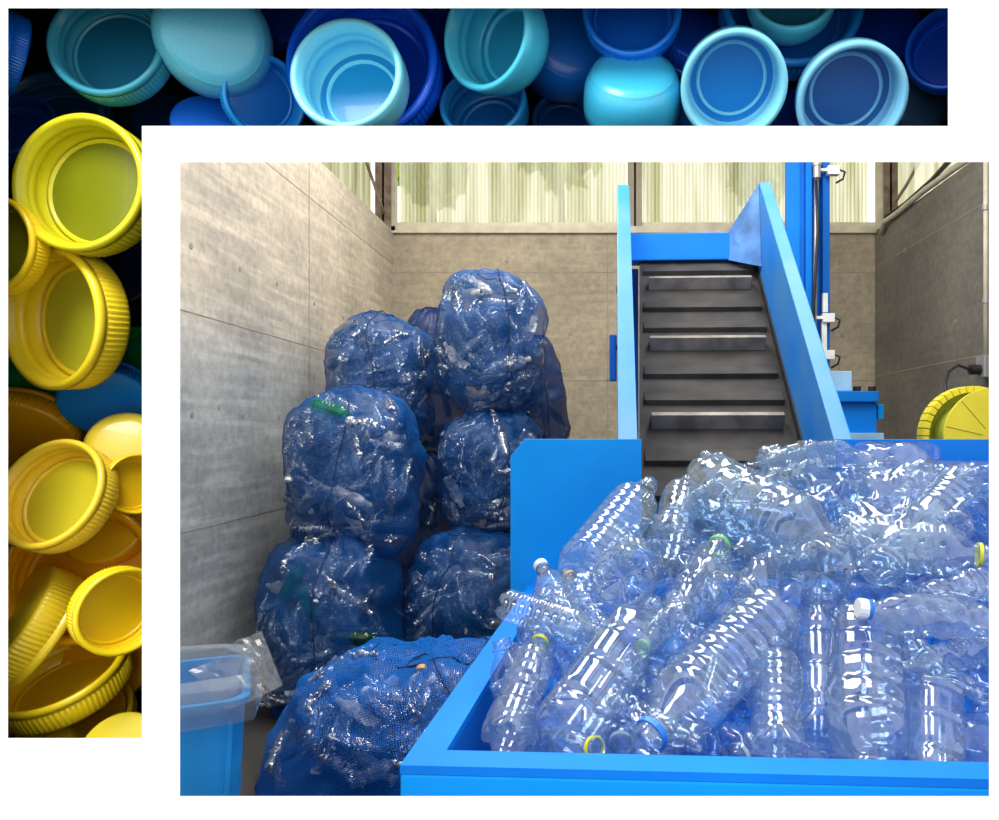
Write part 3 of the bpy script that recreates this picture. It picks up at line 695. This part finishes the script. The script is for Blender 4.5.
for it in range(16000):
    if NF >= 118: break
    px, py = random.uniform(475, 1060), random.uniform(445, 755)
    # outline of the heap
    if px < 700 and py < 610 - (px - 475) * .56: continue
    zone = next((z for z in zones if z[0][0] <= px < z[0][1] and z[1][0] <= py < z[1][1] + 1), None)
    if not zone: continue
    layer = random.choice((.06, .09, .13, .13, .2))
    c = SP(px, py, layer)
    key = random.choice(keys); me, R, L, nr = VAR[key]
    d = Vector((random.gauss(0, 1), random.gauss(0, .8), random.gauss(0, .55))).normalized()
    a, b = c - d * L / 2, c + d * L / 2
    if not (inside_hopper(a, R) and inside_hopper(b, .02)): continue
    s0, s1 = a + d * R, a + d * L * .8
    if any(segdist(s0, s1, q[0], q[1]) < (R + q[2]) * (.75) for q in CAPS): continue
    # stay under the outline
    pa, pb_ = [(VX + q.x / q.y * F, VY - (q.z - H) / q.y * F) for q in (a, b)]
    if any(q[1] < (455 if q[0] > 720 else 610 - (q[0] - 475) * .60 if q[0] < 700 else 480) for q in (pa, pb_)): continue
    rc_ = random.random()
    add_bottle(a, b, key, pet, near_label(px, py, key, layer), zone[3], ring=random.choice(('white', 'blue', 'green')) if rc_ < .08 else None, scale=1)
    NF += 1
DEEP = []; nd = 0
for it in range(9000):
    if nd >= 150: break
    px, py = random.uniform(475, 1080), random.uniform(470, 790)
    if px < 700 and py < 640 - (px - 475) * .56: continue
    c = SP(px, min(py, 755), random.choice((.10, .16, .22, .30))) - Vector((0, 0, max(0, py - 755) * .002))
    key = random.choice(keys); me, R, L, nr = VAR[key]
    d = Vector((random.gauss(0, 1), random.gauss(0, .8), random.gauss(0, .5))).normalized()
    a, b = c - d * L / 2, c + d * L / 2
    if not (inside_hopper(a, R) and inside_hopper(b, .02)): continue
    if any(segdist(a + d * R, a + d * L * .8, q[0], q[1]) < (R + q[2]) * .5 for q in CAPS): continue
    if any(VY - (q.z - H) / q.y * F < (470 if VX + q.x / q.y * F > 720 else 625 - (VX + q.x / q.y * F - 475) * .6) for q in (a, b)): continue
    CAPS.append((a + d * R, a + d * L * .8, R)); DEEP.append((bottle_matrix(a, b, L, random.uniform(0, 6)), key)); nd += 1
print('fill', NF, nd)

# ------------------------------------------------------------------ net bags
def make_bag(name, x0, x1, y0, y1, Y, ry, label, mat, seed, nb, indiv, lump=.05, lean=0, flat=.3, expo=.66, cord=None, group_label=None, greens=(), bmat=None, foot=None):
    cx, cz = (x0 + x1) / 2, (y0 + y1) / 2
    c = P(cx, cz, Y); rx = (x1 - x0) / 2 * Y / F * .90; rz = (y1 - y0) / 2 * Y / F * .97
    zb_ = c.z - rz
    base = Vector((c.x, Y, max(0, zb_)))
    off = Vector((seed * 7.1, seed * 3.3, seed * 1.7))
    def surf(th, ph, k=1.0):
        # th azimuth, ph elevation -pi/2..pi/2 ; superellipsoid
        cp, sp_ = math.cos(ph), math.sin(ph); ct, st = math.cos(th), math.sin(th)
        e = expo; sg = lambda v, e_: math.copysign(abs(v) ** e_, v)
        p = Vector((sg(cp, e) * sg(ct, .85) * rx, sg(cp, e) * sg(st, .85) * ry, sg(sp_, e) * rz))
        d = p.normalized()
        w_ = noise.noise(p * 5.5 + off) * lump + abs(noise.noise(p * 12 + off)) * lump * .55 - lump * .12
        fold = .004 * math.sin(th * 23 + 6 * noise.noise(p * 4 + off)) * (abs(sp_) ** 2)
        q = p * k + d * (w_ + fold)
        q.x += lean * q.z
        q = q + c
        q.x = max(q.x, XL + .006); q.z = max(q.z, .004)
        return q
    root = empty('net_bag', base, label, 'bag')
    bm = bmesh.new(); uvl = bm.loops.layers.uv.new('uv')
    nth, nph = 88, 56; V = {}
    for j in range(nph + 1):
        ph = -math.pi / 2 + math.pi * j / nph
        for i in range(nth):
            V[i, j] = bm.verts.new(surf(2 * math.pi * i / nth, ph) - base) if 0 < j < nph else None
    top = bm.verts.new(surf(0, math.pi / 2) - base + Vector((0, 0, -.01))); bot = bm.verts.new(surf(0, -math.pi / 2) - base)
    g = 2 * math.pi * (rx + ry) / 2; hh = math.pi * rz
    for j in range(nph):
        for i in range(nth):
            i2 = (i + 1) % nth
            q = [V[i, j] or bot, V[i2, j] or bot, V[i2, j + 1] or top, V[i, j + 1] or top]
            uvq = [(i, j), (i + 1, j), (i + 1, j + 1), (i, j + 1)]
            pts = []
            for v_, uv_ in zip(q, uvq):
                if v_ not in [p[0] for p in pts]: pts.append((v_, uv_))
            f = bm.faces.new([p[0] for p in pts]); f.smooth = True
            for l, p in zip(f.loops, pts): l[uvl].uv = (p[1][0] / nth * g, p[1][1] / nph * hh)
    me = bpy.data.meshes.new('net'); bm.to_mesh(me); bm.free(); me.materials.append(mat)
    o = bpy.data.objects.new('net', me); C.objects.link(o); o.parent = root
    # drawcord and gathered top
    if cord is not None:
        bm = bmesh.new(); th = cord
        tube(bm, [surf(th + .10 * math.sin(k * .35 + seed), -.9 + k * .11, 1.005) - base for k in range(22)], .003, 6)
        bmobj('side_cord', bm, cordm, root, True)
        bm = bmesh.new(); tp = top_pt = surf(0, math.pi / 2)
        tube(bm, [surf(t_ * 2 * math.pi / 24, 1.38, 1.0) - base for t_ in range(25)], .004, 6)
        for q in (-.5, .6):
            st_ = tp + Vector((0, -.05, .0)); tube(bm, [st_ - base, st_ + Vector((q * .06, -.06, -.0)) - base, st_ + Vector((q * .12, -.10, -.03)) - base], .0035, 6)
        bmobj('drawstring', bm, cordm, root, True)
    # bottles inside
    rnd = random.Random(seed * 13); local = []; made = 0
    bag_bm = None; jointme = []
    for gpx, gpy, gdx, gdy, gm in greens:
        A_ = P(gpx, gpy, Y - ry * .80); B_ = P(gpx + gdx, gpy + gdy, Y - ry * .78)
        add_bottle(A_, B_, ('round', 0, 0), gm, ('bright' if gm is green else 'dark') + ' green bottle inside ' + group_label + ', %s' % ('leaning right near its top' if gdy > 20 and gpx < 400 else 'upper part' if gpy < cz else 'lower part'))
        local.append((A_, B_, .04))
    nt_all = int(nb * 3.6)
    for it in range(nt_all * 60):
        if made >= nt_all: break
        th = rnd.uniform(math.pi, 2 * math.pi) if rnd.random() < .85 else rnd.uniform(0, math.pi)
        ph = math.asin(rnd.uniform(-.97, .97)); k = rnd.uniform(.78, .96) if made < nb * 1.4 else rnd.uniform(.3, .66)
        sf = surf(th, ph, 1); p = c + (sf - c) * k
        key = rnd.choice([('round', 0, 0), ('round', 1, 0), ('round', 2, 1), ('round', 2, 0), ('ribbed', 2, 0), ('ribbed', 1, 0), ('waist', 2, 1), ('square', 2, 0)])
        _, R, L, nr = VAR[key]; sc = .9 if key[0] == 'round' else .62
        R, L = R * sc, L * sc
        n_ = (sf - c).normalized(); d = Vector((rnd.gauss(0, 1), rnd.gauss(0, 1), rnd.gauss(0, 1))); d -= n_ * d.dot(n_) * .8; d.normalize()
        a, b = p - d * L / 2, p + d * L / 2
        def ok(q, r_):
            w_ = q - c; w_.x -= lean * w_.z
            ex = 2 / expo
            return (abs(w_.x / (rx * 1.05 - r_ * .5)) ** ex + abs(w_.y / (ry * 1.05 - r_ * .5)) ** ex + abs(w_.z / (rz * 1.10 - r_ * .5)) ** ex) < 1 and q.z > r_ and q.x > XL + r_
        if not (ok(a, R) and ok(b, .015)): continue
        s0, s1 = a + d * R, a + d * L * .8
        if any(segdist(s0, s1, q[0], q[1]) < (R + q[2]) * .42 for q in local): continue
        local.append((s0, s1, R)); made += 1
        cp = rnd.random()
        if indiv and made <= nb:
            add_bottle(a, b, key, (pet_w if rnd.random() < .07 else pet_d), '%s clear bottle in the %s %s of %s' % ({0: 'smooth', 1: 'dented', 2: 'crumpled'}[key[1]] + ' ' + KW[key[0]],
                'upper' if p.z > c.z + rz * .3 else 'lower' if p.z < c.z - rz * .3 else 'middle', 'left' if p.x < c.x - rx * .3 else 'right' if p.x > c.x + rx * .3 else 'centre', group_label), 'bottles inside ' + group_label, scale=sc, cap='white' if cp < .22 else 'orange' if cp < .26 else None, roll=rnd.uniform(0, 6))
        else:
            STUFF.append((bottle_matrix(a, b, L, rnd.uniform(0, 6)) @ Matrix.Scale(sc, 4), key, cp))
    return root
STUFF = []
make_bag('E', 262, 402, 530, 722, 3.62, .36, 'blue net bag at the bottom of the left stack, green bottles in it', net_a, 1, 38, True, cord=4.9, group_label='the left bottom net bag', greens=((283, 600, 20, -38, green), (332, 636, 48, 4, dgreen), (300, 588, 14, 34, green)))
make_bag('F', 400, 540, 527, 735, 3.95, .36, 'blue net bag on the floor behind the hopper rim, holding a dark green bottle', net_a, 2, 40, False, cord=4.5, group_label='the net bag behind the hopper rim', greens=((452, 606, 42, 26, dgreen),))
make_bag('C', 288, 426, 385, 560, 3.80, .36, 'blue net bag in the middle of the left stack, green bottle near its top', net_a, 3, 40, True, cord=4.78, group_label='the middle left net bag', greens=((312, 404, 42, 12, green),))
make_bag('D', 434, 552, 410, 535, 4.25, .34, 'blue net bag squeezed under the tallest bag, beside the back plate', net_a, 4, 36, False, cord=5.0, group_label='the bag under the topmost')
make_bag('A', 433, 551, 270, 417, 4.30, .34, 'topmost blue net bag, tall and rounded, on top of the right stack', net_a, 5, 42, False, cord=5.05, group_label='the topmost net bag', expo=.7)
make_bag('B', 326, 437, 317, 452, 4.42, .33, 'blue net bag at the top of the left stack, partly behind the topmost bag', net_a, 6, 34, False, cord=4.8, group_label='the top left net bag')
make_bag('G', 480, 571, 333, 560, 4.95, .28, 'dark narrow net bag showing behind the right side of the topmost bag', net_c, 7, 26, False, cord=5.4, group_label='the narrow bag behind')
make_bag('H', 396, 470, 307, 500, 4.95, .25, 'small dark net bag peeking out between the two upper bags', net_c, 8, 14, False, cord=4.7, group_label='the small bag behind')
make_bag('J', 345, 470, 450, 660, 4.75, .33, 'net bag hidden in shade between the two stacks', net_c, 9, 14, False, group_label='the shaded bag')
make_bag('I', 262, 560, 648, 870, 2.90, .40, 'bright blue fine net bag slumped on the floor beside the hopper', net_b, 10, 44, True, cord=5.0, lump=.06, lean=.16, group_label='the slumped front net bag', expo=.55, bmat=pet_d)
# the rest of the bottles, past three hundred
def stuff_mesh(name, items, mats, label):
    vs, fs, mi, off_ = [], [], [], 0
    for mx_w, key, mt in items:
        me = VAR[key][0]
        vs += [tuple(mx_w @ v.co) for v in me.vertices]; fs += [tuple(i + off_ for i in p.vertices) for p in me.polygons]; mi += [mt] * len(me.polygons); off_ = len(vs)
    me = bpy.data.meshes.new(name); me.from_pydata(vs, [], fs)
    for m_ in mats: me.materials.append(m_)
    for p, k_ in zip(me.polygons, mi): p.use_smooth = True; p.material_index = k_
    tag(link(name, me), label, 'bottles', kind='stuff')
stuff_mesh('packed_bottles', [(m_, k_, 1 if c_ < .07 else 0) for m_, k_, c_ in STUFF] + [(m_, k_, 2) for m_, k_ in DEEP], [pet_d, pet_w, pet], 'clear bottles packed inside the further net bags and deep under the heap')
# ------------------------------------------------------------------ light blue tub with a liner bag
Y0, Y1_ = 1.86, 2.26
tx1 = (245 - VX) * Y0 / F; tz = H - (700 - VY) * Y0 / F
tub = empty('plastic_tub', (tx1 - .36, (Y0 + Y1_) / 2, 0), 'light blue plastic tub in the lower left corner, lined with a clear bag', 'tub')
hb = tub.location.copy()
def tubring(z, grow, x0=tx1 - .56):
    k = grow - (tz - z) * .05
    xa, xb, ya, yb = x0 - k, tx1 + k, Y0 - k, Y1_ + k; r = .05; out = []
    for (cx, cy, a0) in ((xb - r, yb - r, 0), (xa + r, yb - r, 90), (xa + r, ya + r, 180), (xb - r, ya + r, 270)):
        for q in range(7): a_ = math.radians(a0 + q * 15); out.append(Vector((cx + r * math.cos(a_), cy + r * math.sin(a_), z)))
    ct_, st_ = math.cos(math.radians(25)), math.sin(math.radians(25))
    return [Vector((tx1 + (p.x - tx1) * ct_ - (p.y - Y0) * st_, Y0 + (p.x - tx1) * st_ + (p.y - Y0) * ct_, p.z)) for p in out]
def loft(bm, rings, cap_last=True):
    R_ = [[bm.verts.new(p) for p in r] for r in rings]; n = len(R_[0])
    for a, b in zip(R_, R_[1:]):
        for k in range(n): bm.faces.new((a[k], a[(k+1) % n], b[(k+1) % n], b[k]))
    if cap_last: bm.faces.new(R_[-1])
bm = bmesh.new(); loft(bm, [tubring(.0, 0), tubring(tz - .01, 0), tubring(tz - .01, .012), tubring(tz + .005, .012), tubring(tz + .005, -.006), tubring(.02, -.006)]); bm.faces.ensure_lookup_table()
o = bmobj('tub_body', bm, tubmat, tub); o.data.transform(Matrix.Translation(-hb))
bm = bmesh.new()
for x in (tx1 - .03, tx1 - .16, tx1 - .30, tx1 - .44): box(bm, (x - .006, Y0 + .0, .1), (x + .006, Y0 + .035, tz - .04))
for y in (Y0 + .12, Y0 + .3, Y0 + .45): box(bm, (tx1 - .04, y - .006, .1), (tx1 + .002, y + .006, tz - .04))
ct_, st_ = math.cos(math.radians(25)), math.sin(math.radians(25))
for p in bm.verts:
    X_, Y_ = p.co.x - tx1 - (tz - p.co.z) * .05 * (1 if p.co.x > tx1 - .05 else 0), p.co.y - Y0 + (tz - p.co.z) * .05 * (1 if p.co.y < Y0 + .05 else 0)
    p.co = Vector((tx1 + (X_ - 0) * ct_ - Y_ * st_, Y0 + X_ * st_ + Y_ * ct_, p.co.z))
o = bmobj('rib', bm, tubmat, tub); o.data.transform(Matrix.Translation(-hb))
random.seed(5)
bm = bmesh.new(); rings = []
for k, (z, g_) in enumerate(((.3, -.05), (tz - .18, -.03), (tz - .06, -.02), (tz + .03, -.01), (tz + .055, .01), (tz + .03, .03), (tz - .01, .035), (tz - .045, .03))):
    rr = []
    for i, p in enumerate(tubring(min(z, tz), g_)):
        n1 = noise.noise(p * 9 + Vector((0, 0, z * 20))); q = p + Vector((n1 * .02, noise.noise(p * 11) * .02, n1 * .03)); q.z += z - min(z, tz)
        rr.append(q)
    rings.append(rr)
loft(bm, rings, False)
o = bmobj('liner', bm, film, tub); o.data.transform(Matrix.Translation(-hb)); o['label'] = 'translucent plastic liner folded over the rim'
# the liner's flap sticking out to the right
bm = bmesh.new(); nu, nv = 16, 12; G = {}
cor = [P(190, 672, 2.1), P(228, 712, 1.82), P(284, 688, 1.95), P(262, 632, 2.2)]
for i in range(nu + 1):
    for j in range(nv + 1):
        s, t = i / nu, j / nv
        p = (cor[0] * (1 - t) + cor[1] * t) * (1 - s) + (cor[3] * (1 - t) + cor[2] * t) * s
        p += Vector((.3, -1, .6)) * (noise.noise(p * 13) * .05 + abs(noise.noise(p * 30)) * .025)
        G[i, j] = bm.verts.new(p)
for i in range(nu):
    for j in range(nv): bm.faces.new((G[i, j], G[i+1, j], G[i+1, j+1], G[i, j+1]))
o = bmobj('liner_flap', bm, film, tub); o.data.transform(Matrix.Translation(-hb))

# ------------------------------------------------------------------ the wide caps in the L shaped niche
def cap_mat(name, col): return simple(name, col, .32, var=.04, scale=30, bump=.0, coat=.2)
def screw_cap_mesh(name, h, wall, knurl, dome, ri, n=320):
    """unit radius cap, open end at z=0 facing -z ... closed end at z=h"""
    prof = [(h * .93, .001), (h * .92, ri - .04), (h * .90, ri - .01), (h * .84, ri), (h * .84, ri + .03), (h * .93, ri + .06), (h * .92, 1 - wall - .04), (h * .70, 1 - wall - .03), (h * .5, 1 - wall - .01), (h * .47, 1 - wall - .05), (h * .42, 1 - wall - .01), (h * .3, 1 - wall), (h * .27, 1 - wall - .04), (h * .22, 1 - wall), (.03, 1 - wall * .9), (.0, 1 - wall * .6), (.0, 1 - wall * .3), (.03, 1.0)]
    kstart = len(prof)
    if dome: prof += [(h * .2, 1.0), (h * .45, .995), (h * .62, .97), (h * .78, .91), (h * .90, .82), (h * .97, .72), (h * .985, .66), (h, .60), (h, .001)]
    else: prof += [(.12, 1.0), (.13, .975), (.15, .975), (.16, 1.0), (h * .86, .985), (h * .95, .96), (h * .99, .92), (h, .88), (h, .001)]
    bm = bmesh.new(); rings = []
    for idx, (z, r) in enumerate(prof):
        kn = knurl if (kstart + (3 if not dome else 0)) <= idx < len(prof) - 4 else 0
        rings.append([bm.verts.new((r * (1 - (kn if k % 4 < 2 else 0)) * math.cos(2*math.pi*k/n), r * (1 - (kn if k % 4 < 2 else 0)) * math.sin(2*math.pi*k/n), z)) for k in range(n)])
    for a, b in zip(rings, rings[1:]):
        for k in range(n): bm.faces.new((a[k], a[(k+1) % n], b[(k+1) % n], b[k]))
    bmesh.ops.recalc_face_normals(bm, faces=bm.faces)
    me = bpy.data.meshes.new(name); bm.to_mesh(me); bm.free()
    for p in me.polygons: p.use_smooth = True
    return me
SC = {'deep': screw_cap_mesh('deep_cap', .95, .13, .0, True, .64), 'knurl': screw_cap_mesh('ridged_cap', .52, .12, .022, False, .76), 'flat': screw_cap_mesh('shallow_cap', .42, .09, .02, False, .78)}
# name: px, py, r(px), depth, open?, tilt vector (x,z) of the face, mesh, colour, label
def s2l(*c): return tuple(((v / 255 + .055) / 1.055) ** 2.4 if v > 10 else v / 3294 for v in c)
CP = [
 (-4, 48, 40, .03, 1, (-.9, .2), 'knurl', s2l(0, 117, 247), 'bright blue ridged cap cut by the left edge at the top'),
 (104, 40, 57, .02, 1, (.05, .10), 'knurl', s2l(57, 156, 181), 'dark teal open cap at the top left'),
 (214, 36, 56, .03, 0, (.50, -.35), 'deep', s2l(105, 212, 240), 'pale cyan domed cap, closed side out, second from the top left'),
 (48, 112, 52, .11, 1, (.1, .3), 'knurl', s2l(17, 84, 132), 'dark navy open cap above the olive yellow one'),
 (8, 122, 42, .07, 1, (.1, .5), 'flat', s2l(5, 61, 143), 'navy cap half hidden at the left edge above the yellow caps'),
 (205, 122, 32, .08, 0, (.3, .4), 'knurl', s2l(17, 95, 203), 'blue ridged cap below the pale cyan dome'),
 (266, 98, 40, .07, 1, (.9, -.5), 'knurl', s2l(28, 156, 236), 'mid blue cap on its side left of the nested caps'),
 (360, 60, 77, .045, 1, (-.05, .02), 'knurl', s2l(5, 95, 242), 'large royal blue cap holding a pale cyan cap'),
 (345, 72, 57, .0, 1, (-.05, .05), 'deep', s2l(130, 225, 245), 'pale cyan open cap nested in the large royal blue one'),
 (420, 45, 52, .12, 1, (.4, .1), 'knurl', s2l(5, 84, 220), 'royal blue cap behind the right side of the nested pair'),
 (290, 14, 34, .12, 0, (.0, .2), 'knurl', s2l(5, 78, 187), 'dark blue cap above the mid blue one, at the top edge'),
 (160, 116, 28, .13, 0, (.0, .2), 'knurl', s2l(5, 40, 90), 'very dark blue cap in the gap under the teal cap'),
 (484, 32, 55, .01, 1, (-.62, -.15), 'deep', s2l(75, 205, 235), 'cyan open cap tipped to the left, top middle'),
 (482, 100, 44, .07, 1, (-.1, .3), 'deep', s2l(28, 123, 187), 'dusky blue open cap under the tipped cyan one'),
 (572, 36, 54, .09, 0, (.25, -.1), 'deep', s2l(5, 112, 209), 'matte blue domed cap right of the tipped cyan one'),
 (562, 118, 30, .13, 1, (.0, .2), 'knurl', s2l(5, 72, 132), 'small dark blue open cap at the lower edge of the strip'),
 (632, 6, 50, .02, 1, (-.05, .05), 'knurl', s2l(23, 134, 253), 'bright blue ridged open cap at the top edge, above the teal dome'),
 (633, 78, 50, .03, 0, (.0, .62), 'deep', s2l(60, 185, 225), 'teal cyan domed cap with closed side up'),
 (700, 38, 46, .10, 0, (.3, .6), 'knurl', s2l(17, 100, 236), 'deep blue ridged cap between the dome and the ring pair'),
 (734, 88, 53, .0, 1, (-.1, -.72), 'deep', s2l(135, 222, 248), 'light blue open cap tipped down, left of two alike'),
 (794, -4, 72, .055, 1, (-.0, .1), 'knurl', s2l(34, 151, 247), 'wide blue open cap at the top edge with a cyan cap inside'),
 (794, -14, 46, .02, 1, (-.1, .1), 'deep', s2l(90, 215, 240), 'cyan cap inside the wide blue one at the top edge'),
 (852, 101, 54, .0, 1, (-.15, -.72), 'deep', s2l(130, 205, 240), 'light blue open cap tipped down, right of two alike'),
 (876, 28, 46, .11, 0, (-.1, .3), 'knurl', s2l(5, 72, 198), 'dark blue ridged cap near the top right'),
 (790, 116, 32, .12, 0, (0, .2), 'knurl', s2l(5, 61, 165), 'dark blue cap in the gap between the two light blue ones'),
 (950, 46, 42, .03, 1, (-.45, .0), 'knurl', s2l(17, 106, 253), 'bright blue ridged cap at the right end'),
 (918, 98, 42, .10, 0, (.3, .1), 'deep', s2l(63, 100, 137), 'grey blue cap in the lower right corner of the strip'),
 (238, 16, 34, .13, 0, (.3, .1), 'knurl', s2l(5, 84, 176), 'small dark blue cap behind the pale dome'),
 (678, 122, 28, .11, 0, (.3, .1), 'knurl', s2l(28, 156, 253), 'blue cap low between the dome and the tipped light one'),
 (76, 181, 70, .0, 1, (-.06, .03), 'knurl', s2l(222, 212, 30), 'large olive yellow open cap, topmost of the yellow ones'),
 (-14, 243, 50, .0, 1, (-.1, .0), 'knurl', s2l(252, 214, 28), 'yellow cap cut by the left edge beside the olive one'),
 (47, 318, 72, .04, 1, (-.36, -.05), 'knurl', s2l(252, 221, 42), 'large yellow open cap with ridged side, second from the top'),
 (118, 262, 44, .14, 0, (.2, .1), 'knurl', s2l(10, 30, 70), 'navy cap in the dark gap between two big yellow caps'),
 (134, 360, 34, .14, 1, (.2, .1), 'flat', s2l(10, 160, 80), 'green cap at the inner edge beside the blue one'),
 (30, 366, 52, .13, 0, (.2, -.3), 'knurl', s2l(10, 160, 80), 'green cap under the second yellow cap'),
 (106, 402, 42, .13, 0, (.45, -.9), 'knurl', s2l(17, 140, 242), 'blue ridged cap on edge between green and yellow caps'),
 (24, 438, 50, .13, 0, (.2, -.9), 'knurl', s2l(244, 176, 14), 'orange yellow cap under the green one'),
 (124, 446, 38, .09, 0, (.4, .3), 'deep', s2l(237, 212, 62), 'soft yellow domed cap at the inner edge'),
 (138, 484, 30, .06, 1, (1.6, .1), 'flat', s2l(252, 214, 28), 'thin yellow cap on edge beside the soft yellow dome'),
 (46, 492, 58, .015, 1, (-.12, .42), 'knurl', s2l(252, 214, 56), 'yellow open cap tipped upward in the middle of the column'),
 (106, 520, 46, .13, 0, (0, .4), 'knurl', s2l(242, 191, 21), 'golden cap behind the upward tipped one'),
 (76, 572, 70, .075, 1, (.25, .35), 'knurl', s2l(252, 186, 10), 'wide golden open cap below the upward tipped one'),
 (124, 612, 44, .0, 1, (1.5, -.1), 'knurl', s2l(255, 219, 28), 'yellow cap turned sideways at the inner edge'),
 (16, 622, 62, .05, 0, (-.9, .9), 'knurl', s2l(254, 219, 42), 'yellow ridged cap leaning at the left edge'),
 (58, 668, 60, .075, 1, (-.2, 2.0), 'knurl', s2l(255, 219, 28), 'yellow cap lying flat above the lowest ones'),
 (62, 716, 62, .09, 1, (.2, 1.2), 'flat', s2l(255, 212, 24), 'yellow open cap tipped up near the bottom of the column'),
 (118, 750, 38, .02, 0, (.1, .8), 'flat', s2l(255, 227, 42), 'bright yellow cap at the bottom inner corner'),
 (30, 764, 44, .05, 0, (.0, .9), 'knurl', s2l(255, 219, 35), 'bright yellow cap at the bottom left corner'),
 (106, 660, 44, .14, 0, (.1, .0), 'knurl', s2l(242, 171, 10), 'golden cap deep behind the sideways one'),
 (14, 545, 46, .14, 0, (.1, .0), 'knurl', s2l(242, 171, 10), 'golden cap deep at the left edge of the column'),
 (20, 700, 44, .15, 0, (.1, .0), 'knurl', s2l(242, 171, 10), 'golden cap deep behind the lowest yellow caps'),
]
FLOOR_SHADE = {1: s2l(20, 105, 140), 8: s2l(20, 150, 205), 12: s2l(30, 150, 190), 19: s2l(15, 135, 215), 22: s2l(40, 100, 170), 29: s2l(122, 128, 14), 30: s2l(165, 165, 30), 31: s2l(200, 200, 50), 39: s2l(205, 190, 40)}  # deeper colours that paint the shade inside open caps
for i, (px, py, r, dp, op, tl, mk, col, lab) in enumerate(CP):
    Y = D + .045 + dp; rad = r * Y / F
    face = Vector((tl[0], -1, tl[1])).normalized()         # the way the visible end looks
    z = -face if op else face
    hgt = {'deep': .95, 'knurl': .52, 'flat': .42}[mk] * rad
    me = SC[mk].copy(); me.materials.append(cap_mat('cap_paint_%02d' % i, col))
    o = bpy.data.objects.new('screw_cap', me); C.objects.link(o)
    x = z.orthogonal().normalized(); y = z.cross(x); R3 = Matrix((x, y, z)).transposed()
    pos = P(px, py, Y)
    if not op: pos = pos - z * hgt * .8
    o.matrix_world = Matrix.Translation(pos) @ R3.to_4x4() @ Matrix.Scale(rad, 4)
    tag(o, lab, 'cap')
    if op:                                                  # darker disc that paints the shade on the cap floor
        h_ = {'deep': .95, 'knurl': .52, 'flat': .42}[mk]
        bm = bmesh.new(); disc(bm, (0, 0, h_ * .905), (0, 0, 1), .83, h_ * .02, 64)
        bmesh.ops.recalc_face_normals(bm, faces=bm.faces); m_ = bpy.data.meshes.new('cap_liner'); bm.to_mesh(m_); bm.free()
        lc = FLOOR_SHADE.get(i, tuple(c_ * f_ for c_, f_ in zip(col, ((.85, .78, .5) if col[0] > col[2] else (.45, .55, .7))))); m_.materials.append(cap_mat('cap_liner_%02d' % i, lc))
        c_ = bpy.data.objects.new('cap_liner', m_); C.objects.link(c_); c_.parent = o; c_['label'] = 'painted shade on the cap floor'
